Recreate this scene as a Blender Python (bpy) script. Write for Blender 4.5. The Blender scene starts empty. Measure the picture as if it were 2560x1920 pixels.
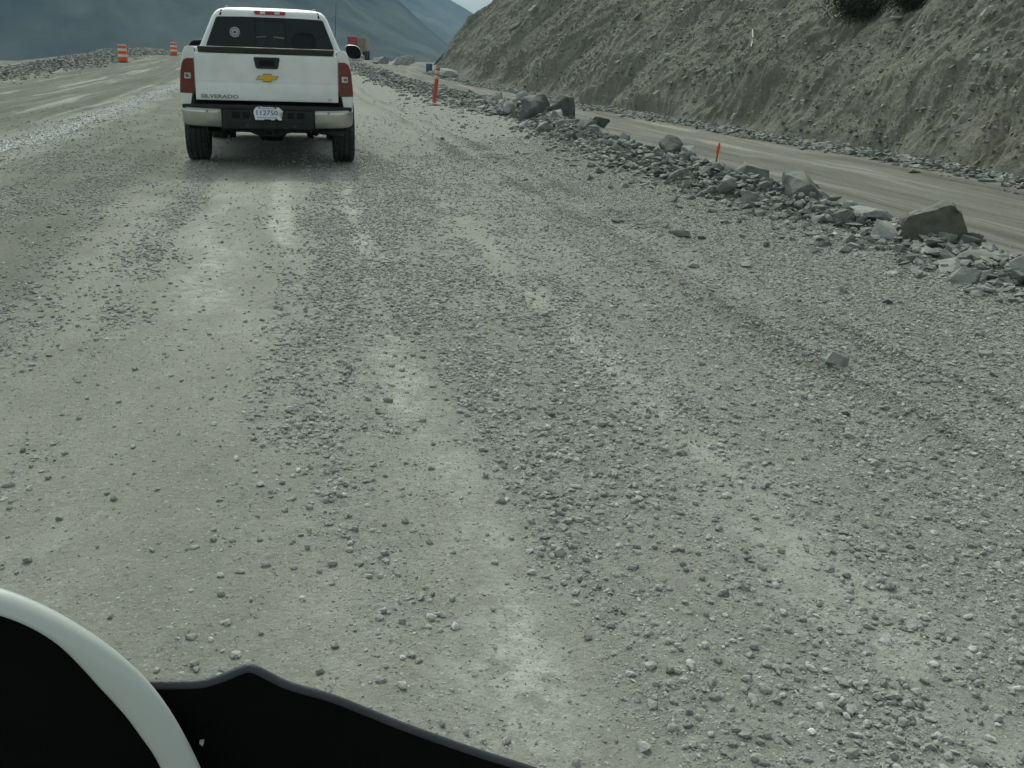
import bpy, bmesh, math, random
import numpy as np
from mathutils import Vector, Matrix
from math import radians, sin, cos, pi, sqrt

S = bpy.context.scene
COL = S.collection

# ------------------------------------------------------------------ camera
YAW, PITCH, ROLL = radians(12.7114), radians(17.5191), radians(1.9)
CAM = Vector((0, 0, 1.35))
fw = Vector((sin(YAW)*cos(PITCH), cos(YAW)*cos(PITCH), -sin(PITCH)))
rt = Vector((cos(YAW), -sin(YAW), 0)); up = rt.cross(fw)
rt2 = rt*cos(ROLL) + up*sin(ROLL); up2 = up*cos(ROLL) - rt*sin(ROLL)
cd = bpy.data.cameras.new('camera'); cam = bpy.data.objects.new('camera', cd); COL.objects.link(cam)
cd.sensor_width = 36; cd.lens = 36*2567/2560; cd.clip_start = 0.03; cd.clip_end = 12000
m3 = Matrix((rt2, up2, -fw)).transposed()
cam.matrix_world = Matrix.Translation(CAM) @ m3.to_4x4()
S.camera = cam

# ------------------------------------------------------------------ light
SUN_EL, SUN_AZ = radians(45.5), radians(-1.5)       # azimuth from +Y towards +X
w = bpy.data.worlds.new('World'); S.world = w; w.use_nodes = True
nt = w.node_tree; bg = nt.nodes['Background']
sky = nt.nodes.new('ShaderNodeTexSky'); sky.sky_type = 'NISHITA'; sky.sun_disc = False
sky.sun_elevation = SUN_EL; sky.sun_rotation = SUN_AZ
sky.air_density = 1.0; sky.dust_density = 3.5; sky.ozone_density = 1.0; sky.altitude = 300
bwn = nt.nodes.new('ShaderNodeRGBToBW'); tin = nt.nodes.new('ShaderNodeMix'); tin.data_type = 'RGBA'; tin.blend_type = 'MULTIPLY'; tin.inputs[0].default_value = 1
hz_ = nt.nodes.new('ShaderNodeMix'); hz_.data_type = 'RGBA'; hz_.inputs[0].default_value = .80       # thin high cloud greys the blue
nt.links.new(sky.outputs[0], bwn.inputs[0]); nt.links.new(bwn.outputs[0], tin.inputs[6]); tin.inputs[7].default_value = (.89, 1.02, .90, 1)
nt.links.new(sky.outputs[0], hz_.inputs[6]); nt.links.new(tin.outputs[2], hz_.inputs[7])
geo_ = nt.nodes.new('ShaderNodeTexCoord'); sx = nt.nodes.new('ShaderNodeSeparateXYZ'); nt.links.new(geo_.outputs['Generated'], sx.inputs[0])
mr_ = nt.nodes.new('ShaderNodeMapRange'); mr_.interpolation_type = 'SMOOTHSTEP'; mr_.inputs[1].default_value = .04; mr_.inputs[2].default_value = .30; mr_.inputs[3].default_value = .30; mr_.inputs[4].default_value = 1.
ahead = nt.nodes.new('ShaderNodeMapRange'); ahead.inputs[1].default_value = .1; ahead.inputs[2].default_value = .7; ahead.inputs[3].default_value = .35; ahead.inputs[4].default_value = 0.
nt.links.new(sx.outputs[1], ahead.inputs[0]); adz = nt.nodes.new('ShaderNodeMath'); adz.operation = 'ADD'; nt.links.new(sx.outputs[2], adz.inputs[0]); nt.links.new(ahead.outputs[0], adz.inputs[1])
nt.links.new(adz.outputs[0], mr_.inputs[0])                                   # a grey cloud bank low over the horizon
cl_ = nt.nodes.new('ShaderNodeMix'); cl_.data_type = 'RGBA'; cl_.blend_type = 'MULTIPLY'; cl_.inputs[0].default_value = 1
nt.links.new(hz_.outputs[2], cl_.inputs[6]); nt.links.new(mr_.outputs[0], cl_.inputs[7])
nt.links.new(cl_.outputs[2], bg.inputs[0]); bg.inputs[1].default_value = 0.15
sd = bpy.data.lights.new('sun', 'SUN'); sun = bpy.data.objects.new('sun', sd); COL.objects.link(sun)
sd.energy = 0.62; sd.angle = radians(5); sd.color = (1.0, 0.99, 0.83)
sv = Vector((sin(SUN_AZ)*cos(SUN_EL), cos(SUN_AZ)*cos(SUN_EL), sin(SUN_EL)))
sun.rotation_euler = sv.to_track_quat('Z', 'Y').to_euler(); sun.location = (0, 0, 60)
S.view_settings.view_transform = 'Standard'; S.view_settings.look = 'None'
S.view_settings.exposure = 0.74; S.view_settings.gamma = 1
S.render.engine = 'CYCLES'
S.cycles.max_bounces = 6; S.cycles.diffuse_bounces = 3; S.cycles.volume_bounces = 1
S.cycles.use_denoising = True

# ------------------------------------------------------------------ noise
def _h(i, j, s):
    n = (i*374761393 + j*668265263 + s*974634127) & 0xffffffff
    n = ((n ^ (n >> 13))*1274126177) & 0xffffffff
    n = ((n ^ (n >> 16))*2246822519) & 0xffffffff
    return ((n ^ (n >> 15)) & 0xffffff)/float(0xffffff)
def vn(x, y, s=0):
    x = np.asarray(x, float); y = np.asarray(y, float)
    xi = np.floor(x).astype(np.int64); yi = np.floor(y).astype(np.int64)
    u = x-xi; v = y-yi; u = u*u*u*(u*(u*6-15)+10); v = v*v*v*(v*(v*6-15)+10)
    return ((_h(xi, yi, s)*(1-u)+_h(xi+1, yi, s)*u)*(1-v) + (_h(xi, yi+1, s)*(1-u)+_h(xi+1, yi+1, s)*u)*v)*2-1
def fbm(x, y, o=4, s=0, g=.5):
    a = 1.; t = 0.; n = 0.
    for k in range(o):
        t = t + a*vn(x*2**k + 17.3*k, y*2**k - 9.1*k, s+k); n += a; a *= g
    return t/n
def tri(x, y, s=0):
    """value noise on a triangular lattice, linear in each triangle: gives flat facets with creases"""
    x = np.asarray(x, float); y = np.asarray(y, float); k = (x+y)*.36602540378; u = x+k; v = y+k
    i = np.floor(u).astype(np.int64); j = np.floor(v).astype(np.int64); fu = u-i; fv = v-j
    a = _h(i, j, s); d = _h(i+1, j+1, s); lo = fu >= fv
    c = np.where(lo, _h(i+1, j, s), _h(i, j+1, s)); m = np.maximum(fu, fv); n = np.minimum(fu, fv)
    return (a*(1-m) + c*(m-n) + d*n)*2-1
def ss(a, b, x):
    t = np.clip((np.asarray(x, float)-a)/(b-a), 0, 1); return t*t*(3-2*t)
def gau(x, c, w): return np.exp(-((x-c)/w)**2)

# ------------------------------------------------------------------ mesh helpers
def mesh_obj(name, verts, faces, mat=None, parent=None, smooth=False):
    me = bpy.data.meshes.new(name)
    me.from_pydata([tuple(v) for v in verts], [], faces); me.update()
    if smooth: me.polygons.foreach_set('use_smooth', [True]*len(me.polygons))
    o = bpy.data.objects.new(name, me); COL.objects.link(o)
    if mat: me.materials.append(mat)
    if parent: o.parent = parent
    return o
def np_mesh(name, V, F, mat, smooth=True, attr=None, parent=None):
    """V (n,3); F (m,k) all faces same size."""
    me = bpy.data.meshes.new(name); n = len(V); m, k = F.shape
    me.vertices.add(n); me.vertices.foreach_set('co', np.ascontiguousarray(V, dtype=np.float32).ravel())
    me.loops.add(m*k); me.loops.foreach_set('vertex_index', np.ascontiguousarray(F, dtype=np.int32).ravel())
    me.polygons.add(m); me.polygons.foreach_set('loop_start', np.arange(0, m*k, k, dtype=np.int32))
    try: me.polygons.foreach_set('loop_total', np.full(m, k, np.int32))
    except Exception: pass
    me.polygons.foreach_set('use_smooth', np.full(m, smooth, bool))
    me.update(calc_edges=True)
    for an, av in (attr or {}).items():
        a = me.attributes.new(an, 'FLOAT', 'POINT'); a.data.foreach_set('value', np.ascontiguousarray(av, dtype=np.float32).ravel())
    o = bpy.data.objects.new(name, me); COL.objects.link(o); me.materials.append(mat)
    if parent: o.parent = parent
    return o
def grid_faces(nx, ny):
    i = np.arange(nx-1); j = np.arange(ny-1); I, J = np.meshgrid(i, j, indexing='ij')
    a = (I*ny+J).ravel(); return np.stack([a, a+ny, a+ny+1, a+1], 1)
def bm_obj(name, bm, mat, parent=None, smooth=False, bevel=0, seg=2, sub=0):
    bmesh.ops.recalc_face_normals(bm, faces=bm.faces)
    me = bpy.data.meshes.new(name); bm.to_mesh(me); bm.free()
    o = bpy.data.objects.new(name, me); COL.objects.link(o); me.materials.append(mat)
    if smooth or bevel: me.polygons.foreach_set('use_smooth', [True]*len(me.polygons))
    if bevel:
        b = o.modifiers.new('bevel', 'BEVEL'); b.width = bevel; b.segments = seg; b.limit_method = 'ANGLE'; b.angle_limit = radians(35)
        b.harden_normals = False
        wn = o.modifiers.new('wn', 'WEIGHTED_NORMAL'); wn.keep_sharp = False
    if sub:
        s_ = o.modifiers.new('sub', 'SUBSURF'); s_.levels = s_.render_levels = sub
    if parent: o.parent = parent
    return o
def box(bm, x0, x1, y0, y1, z0, z1, rot=None, piv=None):
    vs = [bm.verts.new((x, y, z)) for x in (x0, x1) for y in (y0, y1) for z in (z0, z1)]
    for f in ((0,1,3,2), (4,6,7,5), (0,4,5,1), (2,3,7,6), (0,2,6,4), (1,5,7,3)): bm.faces.new([vs[i] for i in f])
    if rot is not None: bmesh.ops.rotate(bm, verts=vs, cent=piv or Vector((0,0,0)), matrix=rot)
    return vs
def prism(bm, pts, axis, a, b):
    """polygon pts (2D) extruded along axis from a to b. axis 'x': pts=(y,z); 'y': pts=(x,z); 'z': pts=(x,y)"""
    def P(p, t):
        return {'x': (t, p[0], p[1]), 'y': (p[0], t, p[1]), 'z': (p[0], p[1], t)}[axis]
    A = [bm.verts.new(P(p, a)) for p in pts]; B = [bm.verts.new(P(p, b)) for p in pts]
    n = len(pts); bm.faces.new(A[::-1]); bm.faces.new(B)
    for i in range(n): bm.faces.new([A[i], A[(i+1) % n], B[(i+1) % n], B[i]])
    return A+B
def lathe(bm, prof, axis='z', n=32, c=(0,0,0)):
    """prof: (r, t). closed ends if r==0"""
    rings = []
    for r, t in prof:
        ring = []
        for k in range(n):
            a = 2*pi*k/n; u, v = r*cos(a), r*sin(a)
            p = {'z': (u, v, t), 'x': (t, u, v), 'y': (u, t, v)}[axis]
            ring.append(bm.verts.new((p[0]+c[0], p[1]+c[1], p[2]+c[2])))
        rings.append(ring)
    for a, b in zip(rings, rings[1:]):
        for k in range(n): bm.faces.new([a[k], a[(k+1) % n], b[(k+1) % n], b[k]])
    for r in (rings[0], rings[-1]): bm.faces.new(r)
def tube(bm, pts, r, n=8):
    pts = [Vector(p) for p in pts]; rings = []
    for i, p in enumerate(pts):
        d = (pts[min(i+1, len(pts)-1)] - pts[max(i-1, 0)]).normalized()
        u = d.orthogonal().normalized(); v = d.cross(u)
        if rings:
            u = (pu - d*pu.dot(d)).normalized(); v = d.cross(u)
        pu = u
        rr = r[i] if isinstance(r, (list, tuple)) else r
        rings.append([bm.verts.new(p + u*rr*cos(2*pi*k/n) + v*rr*sin(2*pi*k/n)) for k in range(n)])
    for a, b in zip(rings, rings[1:]):
        for k in range(n): bm.faces.new([a[k], a[(k+1) % n], b[(k+1) % n], b[k]])
    bm.faces.new(rings[0][::-1]); bm.faces.new(rings[-1])
def loft(bm, loops, cap=True):
    L = [[bm.verts.new(p) for p in lp] for lp in loops]; n = len(L[0])
    for a, b in zip(L, L[1:]):
        for k in range(n): bm.faces.new([a[k], a[(k+1) % n], b[(k+1) % n], b[k]])
    if cap: bm.faces.new(L[0][::-1]); bm.faces.new(L[-1])
def tag(o, label=None, cat=None, group=None, kind=None):
    if label: o['label'] = label
    if cat: o['category'] = cat
    if group: o['group'] = group
    if kind: o['kind'] = kind
    return o
def thing(name, label, cat, loc=(0,0,0), rotz=0, group=None):
    o = bpy.data.objects.new(name, None); COL.objects.link(o); o.location = loc; o.rotation_euler = (0, 0, rotz)
    o.empty_display_size = .2
    return tag(o, label, cat, group)
def text_obj(name, txt, size, mat, parent, loc, width=None, ext=.003, bold=0, rot=(pi/2, 0, 0)):
    cu = bpy.data.curves.new(name, 'FONT'); cu.body = txt; cu.size = size; cu.extrude = ext; cu.offset = bold
    cu.align_x = 'CENTER'; cu.align_y = 'CENTER'; cu.resolution_u = 3
    t = bpy.data.objects.new('tmp_text', cu); COL.objects.link(t)
    dg = bpy.context.evaluated_depsgraph_get(); me = bpy.data.meshes.new_from_object(t.evaluated_get(dg))
    bpy.data.objects.remove(t); me.name = name
    xs = np.array([v.co[:] for v in me.vertices]); wd = np.ptp(xs[:, 0])
    o = bpy.data.objects.new(name, me); COL.objects.link(o); me.materials.clear(); me.materials.append(mat)
    o.parent = parent; o.location = loc; o.rotation_euler = rot
    if width: o.scale = (width/wd, 1, 1)
    return o

# ------------------------------------------------------------------ materials
class N:
    def __init__(s, name):
        s.m = bpy.data.materials.new(name); s.m.use_nodes = True; s.t = s.m.node_tree
        s.b = s.t.nodes['Principled BSDF']; s.b.inputs['Specular IOR Level'].default_value = .3
    def n(s, ty, **kw):
        x = s.t.nodes.new(ty)
        for k, v in kw.items():
            if k.startswith('i_'):
                key = k[2:]; key = int(key) if key.isdigit() else key.replace('_', ' ')
                x.inputs[key].default_value = v
            else: setattr(x, k, v)
        return x
    def l(s, a, b): s.t.links.new(a, b)
    def pos(s, scale=(1,1,1), obj=False):
        if obj: p = s.n('ShaderNodeTexCoord').outputs['Object']
        else: p = s.n('ShaderNodeNewGeometry').outputs['Position']
        mp = s.n('ShaderNodeMapping'); mp.inputs['Scale'].default_value = scale; s.l(p, mp.inputs[0]); return mp.outputs[0]
    def noise(s, vec, scale, det=4, rough=.55, dist=0):
        x = s.n('ShaderNodeTexNoise'); x.inputs['Scale'].default_value = scale; x.inputs['Detail'].default_value = det
        x.inputs['Roughness'].default_value = rough; x.inputs['Distortion'].default_value = dist; s.l(vec, x.inputs['Vector']); return x.outputs['Fac']
    def voro(s, vec, scale, out='Distance', feat='F1', rnd=1):
        x = s.n('ShaderNodeTexVoronoi'); x.feature = feat; x.inputs['Scale'].default_value = scale; x.inputs['Randomness'].default_value = rnd
        s.l(vec, x.inputs['Vector']); return x.outputs[out]
    def ramp(s, f, stops):
        x = s.n('ShaderNodeValToRGB'); e = x.color_ramp.elements
        while len(e) < len(stops): e.new(.5)
        for q, (p, c) in zip(e, stops):
            q.position = p; q.color = (c[0], c[1], c[2], 1) if isinstance(c, (tuple, list)) else (c, c, c, 1)
        s.l(f, x.inputs[0]); return x.outputs[0]
    def mix(s, f, a, b, mode='MIX'):
        x = s.n('ShaderNodeMix', data_type='RGBA', blend_type=mode)
        for v, i in ((f, 0), (a, 6), (b, 7)):
            if isinstance(v, (int, float)): x.inputs[i].default_value = v
            elif isinstance(v, (tuple, list)): x.inputs[i].default_value = (v[0], v[1], v[2], 1)
            else: s.l(v, x.inputs[i])
        return x.outputs[2]
    def math(s, op, a, b=0, c=None, clamp=False):
        x = s.n('ShaderNodeMath', operation=op, use_clamp=clamp)
        for v, i in ((a, 0), (b, 1), (c, 2)):
            if v is None: continue
            if isinstance(v, (int, float)): x.inputs[i].default_value = v
            else: s.l(v, x.inputs[i])
        return x.outputs[0]
    def attr(s, name):
        return s.n('ShaderNodeAttribute', attribute_name=name).outputs['Fac']
    def sep(s, v):
        x = s.n('ShaderNodeSeparateXYZ'); s.l(v, x.inputs[0]); return x.outputs
    def color(s, c): s.l(c, s.b.inputs['Base Color'])
    def bump(s, h, dist=.01, strength=1, prev=None):
        x = s.n('ShaderNodeBump'); x.inputs['Distance'].default_value = dist; x.inputs['Strength'].default_value = strength
        s.l(h, x.inputs['Height'])
        if prev: s.l(prev, x.inputs['Normal'])
        s.l(x.outputs[0], s.b.inputs['Normal']); return x.outputs[0]
    def set(s, **kw):
        for k, v in kw.items(): s.b.inputs[k.replace('_', ' ')].default_value = v
        return s
def simple(name, c, rough=.6, var=.12, sc=6, metal=0, spec=.3, bump=0, bsc=60, coat=0, dust=0, dustc=(.30,.29,.25)):
    a = N(name); v = a.pos(obj=True); f = a.noise(v, sc, 5)
    col = a.ramp(f, [(.3, tuple(x*(1-var) for x in c)), (.7, tuple(min(1, x*(1+var)) for x in c))])
    if dust:
        g = a.noise(v, 3.1, 6, .65); d = a.ramp(g, [(.42, 0.), (.75, 1.)]); dm = a.math('MULTIPLY', d, dust); col = a.mix(dm, col, dustc)
        a.l(a.math('MULTIPLY_ADD', dm, .5, rough), a.b.inputs['Roughness'])
    else:
        a.set(Roughness=rough)
    a.color(col); a.set(Metallic=metal, Coat_Weight=coat); a.b.inputs['Specular IOR Level'].default_value = spec
    if bump: a.bump(a.noise(v, bsc, 3), bump, 1)
    return a.m

# ------------------------------------------------------------------ terrain functions
def road_rise(y): return .80*ss(34, 95, y) - 10.5*ss(112, 300, y)
def berm_c(y): return 4.72 + .95*ss(12.5, 25, y) - .35*ss(30, 45, y) + .12*vn(np.asarray(y)*.31, 0*np.asarray(y), 40)
RUTS = ((2.30, -.025, .10), (2.50, .052, .07), (2.74, -.02, .10), (2.98, .043, .06), (3.22, -.02, .12), (2.10, .015, .12))
def rut_soil(x, y):
    wob = .07*vn(y*.35, 0*y, 45); r = 0*x
    for c, d, wd in RUTS:
        if d > .03: r = r + gau(x, c+.02+wob, wd*1.3)*np.clip(.75+.8*vn(y*.8, c+0*y, 46), 0, 1.2)
    return r*(1-ss(60, 110, y))
def ground_z(x, y):
    x = np.asarray(x, float); y = np.asarray(y, float)
    z = road_rise(y)
    # left drop to the valley floor
    z = z + (-9.3 - .0*z - road_rise(y))*ss(-13.2, -42, x)
    on = 1 - ss(105, 160, y)
    z = z + on*(.05+.03*vn(y*.7, 0*y, 41)+.08*ss(7, 10, y)+.10*ss(17, 24, y))*gau(x, berm_c(y), .55)                 # right berm
    z = z + on*.09*ss(2.9, 4.2, x)*(1-ss(4.6, 5.6, x))                            # shoulder bank
    z = z + on*(.06+.05*vn(y*.3, 0*y, 42)+.34*ss(50, 62, y))*gau(x, -11.4+.3*vn(y*.1, 0*y, 43), 1.0)  # left berm
    z = z + on*.03*gau(x, -3.55, .42)*(.8+.3*vn(y*.5, 0*y, 44))                  # left windrow of gravel
    wob = .07*vn(y*.35, 0*y, 45)
    near = on*(1-ss(-13, -20, x))
    for c, d, wd in RUTS:
        z = z + near*d*gau(x, c+wob, wd)*(.75+.6*vn(y*.8, c+0*y, 46))*(1+.35*vn(y*5, x*5, 48))
    for c, d, wd in ((-1.0, -.018, .3), (.62, -.015, .3), (-.15, .012, .4), (-5.4, -.03, .35), (-6.9, -.03, .35), (7.2, -.05, .14), (7.5, .05, .11), (8.6, -.05, .15), (6.1, -.04, .15), (6.9, .04, .1), (8.2, .045, .1), (6.5, -.03, .2), (8.95, .03, .15)):
        z = z + near*d*gau(x, c+wob*2, wd)*(.7+.7*vn(y*.3, c+0*y, 47))
    z = z + near*(.030*fbm(x*.55, y*.28, 3, 50) + .010*fbm(x*2.6, y*1.7, 4, 53) + .0035*fbm(x*11, y*11, 3, 57))
    z = z + .6*ss(-30, -60, x)*fbm(x*.01, y*.01, 4, 60) + ss(140, 300, y)*.6*fbm(x*.01, y*.01, 4, 60)
    return z
def dust_mask(x, y):
    """pale powdered strips in the wheel tracks"""
    n = fbm(x*2.6, y*.7, 4, 84); n2 = fbm(x*7, y*4, 3, 88)
    m = 1.0*gau(x+.04*n, .46, .13)*(1-ss(4.2, 6.5, y)) + .42*gau(x+.09*n, 1.46, .20)*(1-ss(7, 11, y)) + .8*gau(x+.05*n, .60, .14)*ss(6, 8, y)*(1-ss(16, 22, y)) + .75*gau(x+.05*n, -.02, .10)*ss(5, 6.5, y)*(1-ss(12, 18, y)) + .6*gau(x, -.5, .2)*ss(4, 6, y)*(1-ss(12, 16, y))
    return np.clip(m*(.85+1.6*n+1.0*n2), 0, 1)
def gravel_mask(x, y):
    """0 smooth packed earth .. 1 loose gravel, in strips along the road"""
    x = np.asarray(x, float); y = np.asarray(y, float)
    n = fbm(x*2.1, y*.26, 4, 70); n2 = fbm(x*3.6, y*1.6, 3, 75); n3 = fbm(x*6.5, y*6.5, 3, 78)
    xx = x + .05*n
    m = .10 + .24*ss(-.08, .14, xx) + .10*ss(.14, .3, xx) + .40*ss(.56, .74, xx)*(1-ss(1.28, 1.46, xx))   # stony crown beside the wheel tracks
    m = m + .22*ss(4.0, 5.5, y)*ss(.05, .3, xx)*(1-ss(.6, .8, xx)) - .20*gau(xx, .12, .10)*ss(5.5, 7, y)
    m = m + .26*ss(1.44, 1.62, xx) + .12*ss(1.2, 1.5, xx)                                                # grey fine gravel carpet to the right
    m = m + .40*gau(xx, -.92, .16) + .40*ss(-1.55, -2.0, xx)*(1-ss(-3.0, -3.3, -xx))*0
    m = m + .8*gau(xx, -3.55, .35)
    m = m + .3*ss(-1.3, -1.7, xx)
    m = m + .62*n + .34*n2 + .22*n3 - .38*dust_mask(x, y)
    m = m + .5*ss(2.9, 3.6, x)
    return np.clip(m, 0, 1)*(1-ss(-20, -14, -x)*0)

# ------------------------------------------------------------------ ground sheet
def geo(a, b, d0, k):
    out = [a]; d = d0
    while out[-1] < b: out.append(out[-1]+d); d *= k
    return out
GX = np.array([-v for v in geo(20, 3200, .4, 1.13)][::-1][:-1] + list(np.arange(-20, -6, .14)) + list(np.arange(-6, 6.6, .04)) + list(np.arange(6.6, 17, .10)) + geo(17, 1600, .4, 1.2))
ylist = list(np.arange(-40, -2, 1.0)) + list(np.arange(-2, 1., .2)); y_ = 1.0
while y_ < 130: ylist.append(y_); y_ += max(.026, .0105*y_)
GY = np.array(ylist + geo(y_, 3200, 1.5, 1.06))
XX, YY = np.meshgrid(GX, GY, indexing='ij')
ZZ = ground_z(XX, YY)
Vg = np.stack([XX, YY, ZZ], -1).reshape(-1, 3)
def ground_material():
    a = N('packed_gravel_road')
    v = a.pos(); x, y, z = a.sep(v)
    g = a.attr('gravel')
    # packed silt: tan, streaked along the road
    vs = a.pos((1, .28, 1)); s1 = a.noise(vs, 1.3, 6, .6); s2 = a.noise(a.pos((1, .6, 1)), 5.5, 6, .65); s3 = a.noise(v, 45, 4, .7)
    silt = a.ramp(s1, [(.30, (.185,.178,.142)), (.45, (.27,.262,.212)), (.56, (.340,.330,.268)), (.68, (.465,.453,.385))])
    silt = a.mix(.55, silt, a.ramp(s2, [(.3, (.20,.19,.155)), (.5, (.30,.29,.24)), (.72, (.43,.42,.37))]))
    silt = a.mix(.34, silt, a.ramp(s3, [(.3, (.14,.135,.11)), (.7, (.48,.47,.42))])); silt = a.mix(.22, silt, a.ramp(a.noise(v, 160, 3, .7), [(.35, (.12,.115,.095)), (.65, (.50,.49,.44))]))
    pt = a.noise(a.pos((1, .45, 1)), .75, 5, .6); silt = a.mix(a.ramp(pt, [(.42, .55), (.56, 0.)]), silt, (.215,.216,.175))
    pd = a.noise(a.pos((1, .55, 1)), 2.3, 6, .68); silt = a.mix(a.ramp(pd, [(.56, 0.), (.70, .45)]), silt, (.45,.45,.405))
    # grains of crushed stone, three sizes, each grain its own grey
    def grains(scale, lo, hi):
        c = a.sep(a.voro(v, scale, 'Color'))[0]
        return a.ramp(c, [(0, tuple(lo)), (.55, tuple((p+q)/2*.9 for p, q in zip(lo, hi))), (1, tuple(hi))])
    gr = a.mix(.5, grains(70, (.11,.112,.098), (.45,.45,.41)), grains(150, (.12,.12,.105), (.42,.42,.38)))
    gr = a.mix(.35, gr, grains(28, (.12,.12,.108), (.42,.42,.385)))
    edge = a.noise(v, 22, 5, .7)
    gm = a.math('ADD', g, a.math('MULTIPLY_ADD', edge, 1.3, -.65))
    gm = a.ramp(gm, [(.22, .12), (.72, .92)])
    col = a.mix(gm, silt, gr)
    du = a.math('MULTIPLY', a.attr('dust'), a.ramp(a.noise(v, 13, 8, .78), [(.42, .05), (.58, .85)])); col = a.mix(du, col, (.53,.535,.485))
    # pale chips pressed into the silt
    dn = a.n('ShaderNodeTexNoise'); dn.inputs['Scale'].default_value = 60; dn.inputs['Detail'].default_value = 3; a.l(v, dn.inputs['Vector'])
    dv = a.n('ShaderNodeVectorMath', operation='MULTIPLY_ADD'); a.l(dn.outputs['Color'], dv.inputs[0]); dv.inputs[1].default_value = (.022, .022, .022); a.l(v, dv.inputs[2]); cv = dv.outputs[0]
    for sc_, th, ra, am in ((24, .20, .93, .5), (55, .27, .82, .6), (110, .30, .74, .6)):
        chip = a.voro(cv, sc_, 'Distance'); cr = a.sep(a.voro(cv, sc_, 'Color'))
        cm = a.math('MULTIPLY', a.math('LESS_THAN', chip, th), a.math('GREATER_THAN', cr[0], ra))
        col = a.mix(a.math('MULTIPLY', cm, am), col, a.ramp(cr[1], [(.3, (.13,.135,.125)), (.5, (.42,.42,.39)), (1, (.54,.54,.51))]))
    # the darker olive lane left of the truck and the browner haul road by the bank
    xr = a.n('ShaderNodeMapRange', interpolation_type='SMOOTHSTEP'); xr.inputs[1].default_value = -1.0; xr.inputs[2].default_value = -1.7
    wobx = a.math('ADD', x, a.math('MULTIPLY_ADD', a.noise(a.pos((1, .35, 1)), 1.1, 5), 1.6, -.8)); a.l(wobx, xr.inputs[0])
    yr = a.n('ShaderNodeMapRange', interpolation_type='SMOOTHSTEP'); yr.inputs[1].default_value = 4.4; yr.inputs[2].default_value = 6.8; a.l(y, yr.inputs[0])
    wind = a.n('ShaderNodeMapRange', interpolation_type='SMOOTHSTEP'); wind.inputs[1].default_value = -3.3; wind.inputs[2].default_value = -2.95; a.l(wobx, wind.inputs[0])
    dm = a.math('MULTIPLY', a.math('MULTIPLY', xr.outputs[0], yr.outputs[0]), a.math('MULTIPLY', wind.outputs[0], .74))
    col = a.mix(dm, col, a.ramp(a.noise(a.pos((1, .3, 1)), 2.2, 6, .65), [(.35, (.095,.098,.074)), (.65, (.19,.19,.155))]))
    xr2 = a.n('ShaderNodeMapRange', interpolation_type='SMOOTHSTEP'); xr2.inputs[1].default_value = 5.0; xr2.inputs[2].default_value = 5.9; a.l(x, xr2.inputs[0])
    st = a.noise(a.pos((1.2, .035, 1)), 2.6, 8, .72)
    haul = a.ramp(st, [(.38, (.07,.064,.05)), (.46, (.13,.122,.102)), (.54, (.185,.175,.15)), (.64, (.33,.32,.28))])
    haul = a.mix(.25, haul, a.ramp(s3, [(.3, (.12,.115,.10)), (.7, (.36,.35,.31))]))
    col = a.mix(a.math('MULTIPLY', xr2.outputs[0], .95), col, haul)
    # crumbly brown soil turned up along the ruts
    so = a.math('MULTIPLY', a.attr('soil'), a.ramp(a.noise(v, 14, 4, .7), [(.35, .25), (.6, .85)]), clamp=True)
    col = a.mix(a.math('MULTIPLY', so, .95), col, (.165,.147,.11))
    # streaky far lanes left of the windrow
    xl = a.n('ShaderNodeMapRange', interpolation_type='SMOOTHSTEP'); xl.inputs[1].default_value = -3.9; xl.inputs[2].default_value = -4.6; a.l(wobx, xl.inputs[0])
    s5 = a.noise(a.pos((1, .03, 1)), 1.9, 8, .72)
    lane = a.ramp(s5, [(.36, (.062,.063,.047)), (.47, (.105,.106,.084)), (.55, (.15,.15,.122)), (.63, (.40,.40,.35))])
    lane = a.mix(.3, lane, a.ramp(a.noise(a.pos((1, .25, 1)), 7, 6, .7), [(.35, (.08,.08,.062)), (.68, (.26,.257,.22))]))
    col = a.mix(a.math('MULTIPLY', xl.outputs[0], .92), col, lane)
    # valley floor: dull scrub
    zr = a.n('ShaderNodeMapRange', interpolation_type='SMOOTHSTEP'); zr.inputs[1].default_value = -1.0; zr.inputs[2].default_value = -5.; a.l(z, zr.inputs[0])
    val = a.ramp(a.noise(a.pos((.006, .012, .01)), 1., 8, .6), [(.35, (.09,.095,.06)), (.55, (.16,.155,.11)), (.7, (.22,.20,.16))])
    col = a.mix(zr.outputs[0], col, val)
    a.color(col); a.set(Roughness=.92); a.b.inputs['Specular IOR Level'].default_value = .15
    h4 = a.noise(v, 130, 4, .75); h1 = a.voro(v, 70, 'Distance'); h2 = a.voro(v, 150, 'Distance'); h3 = a.noise(v, 30, 6, .7)
    p = a.bump(a.math('MULTIPLY', h1, gm), .012, -.8)
    p = a.bump(a.math('MULTIPLY', h2, gm), .006, -.8, p)
    p = a.bump(h3, .018, .8, p); a.bump(h4, .004, .7, p)
    return a.m
ground = tag(np_mesh('ground', Vg, grid_faces(len(GX), len(GY)), ground_material(), True, {'gravel': gravel_mask(XX, YY), 'soil': rut_soil(XX, YY), 'dust': dust_mask(XX, YY)}), kind='structure')

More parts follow.
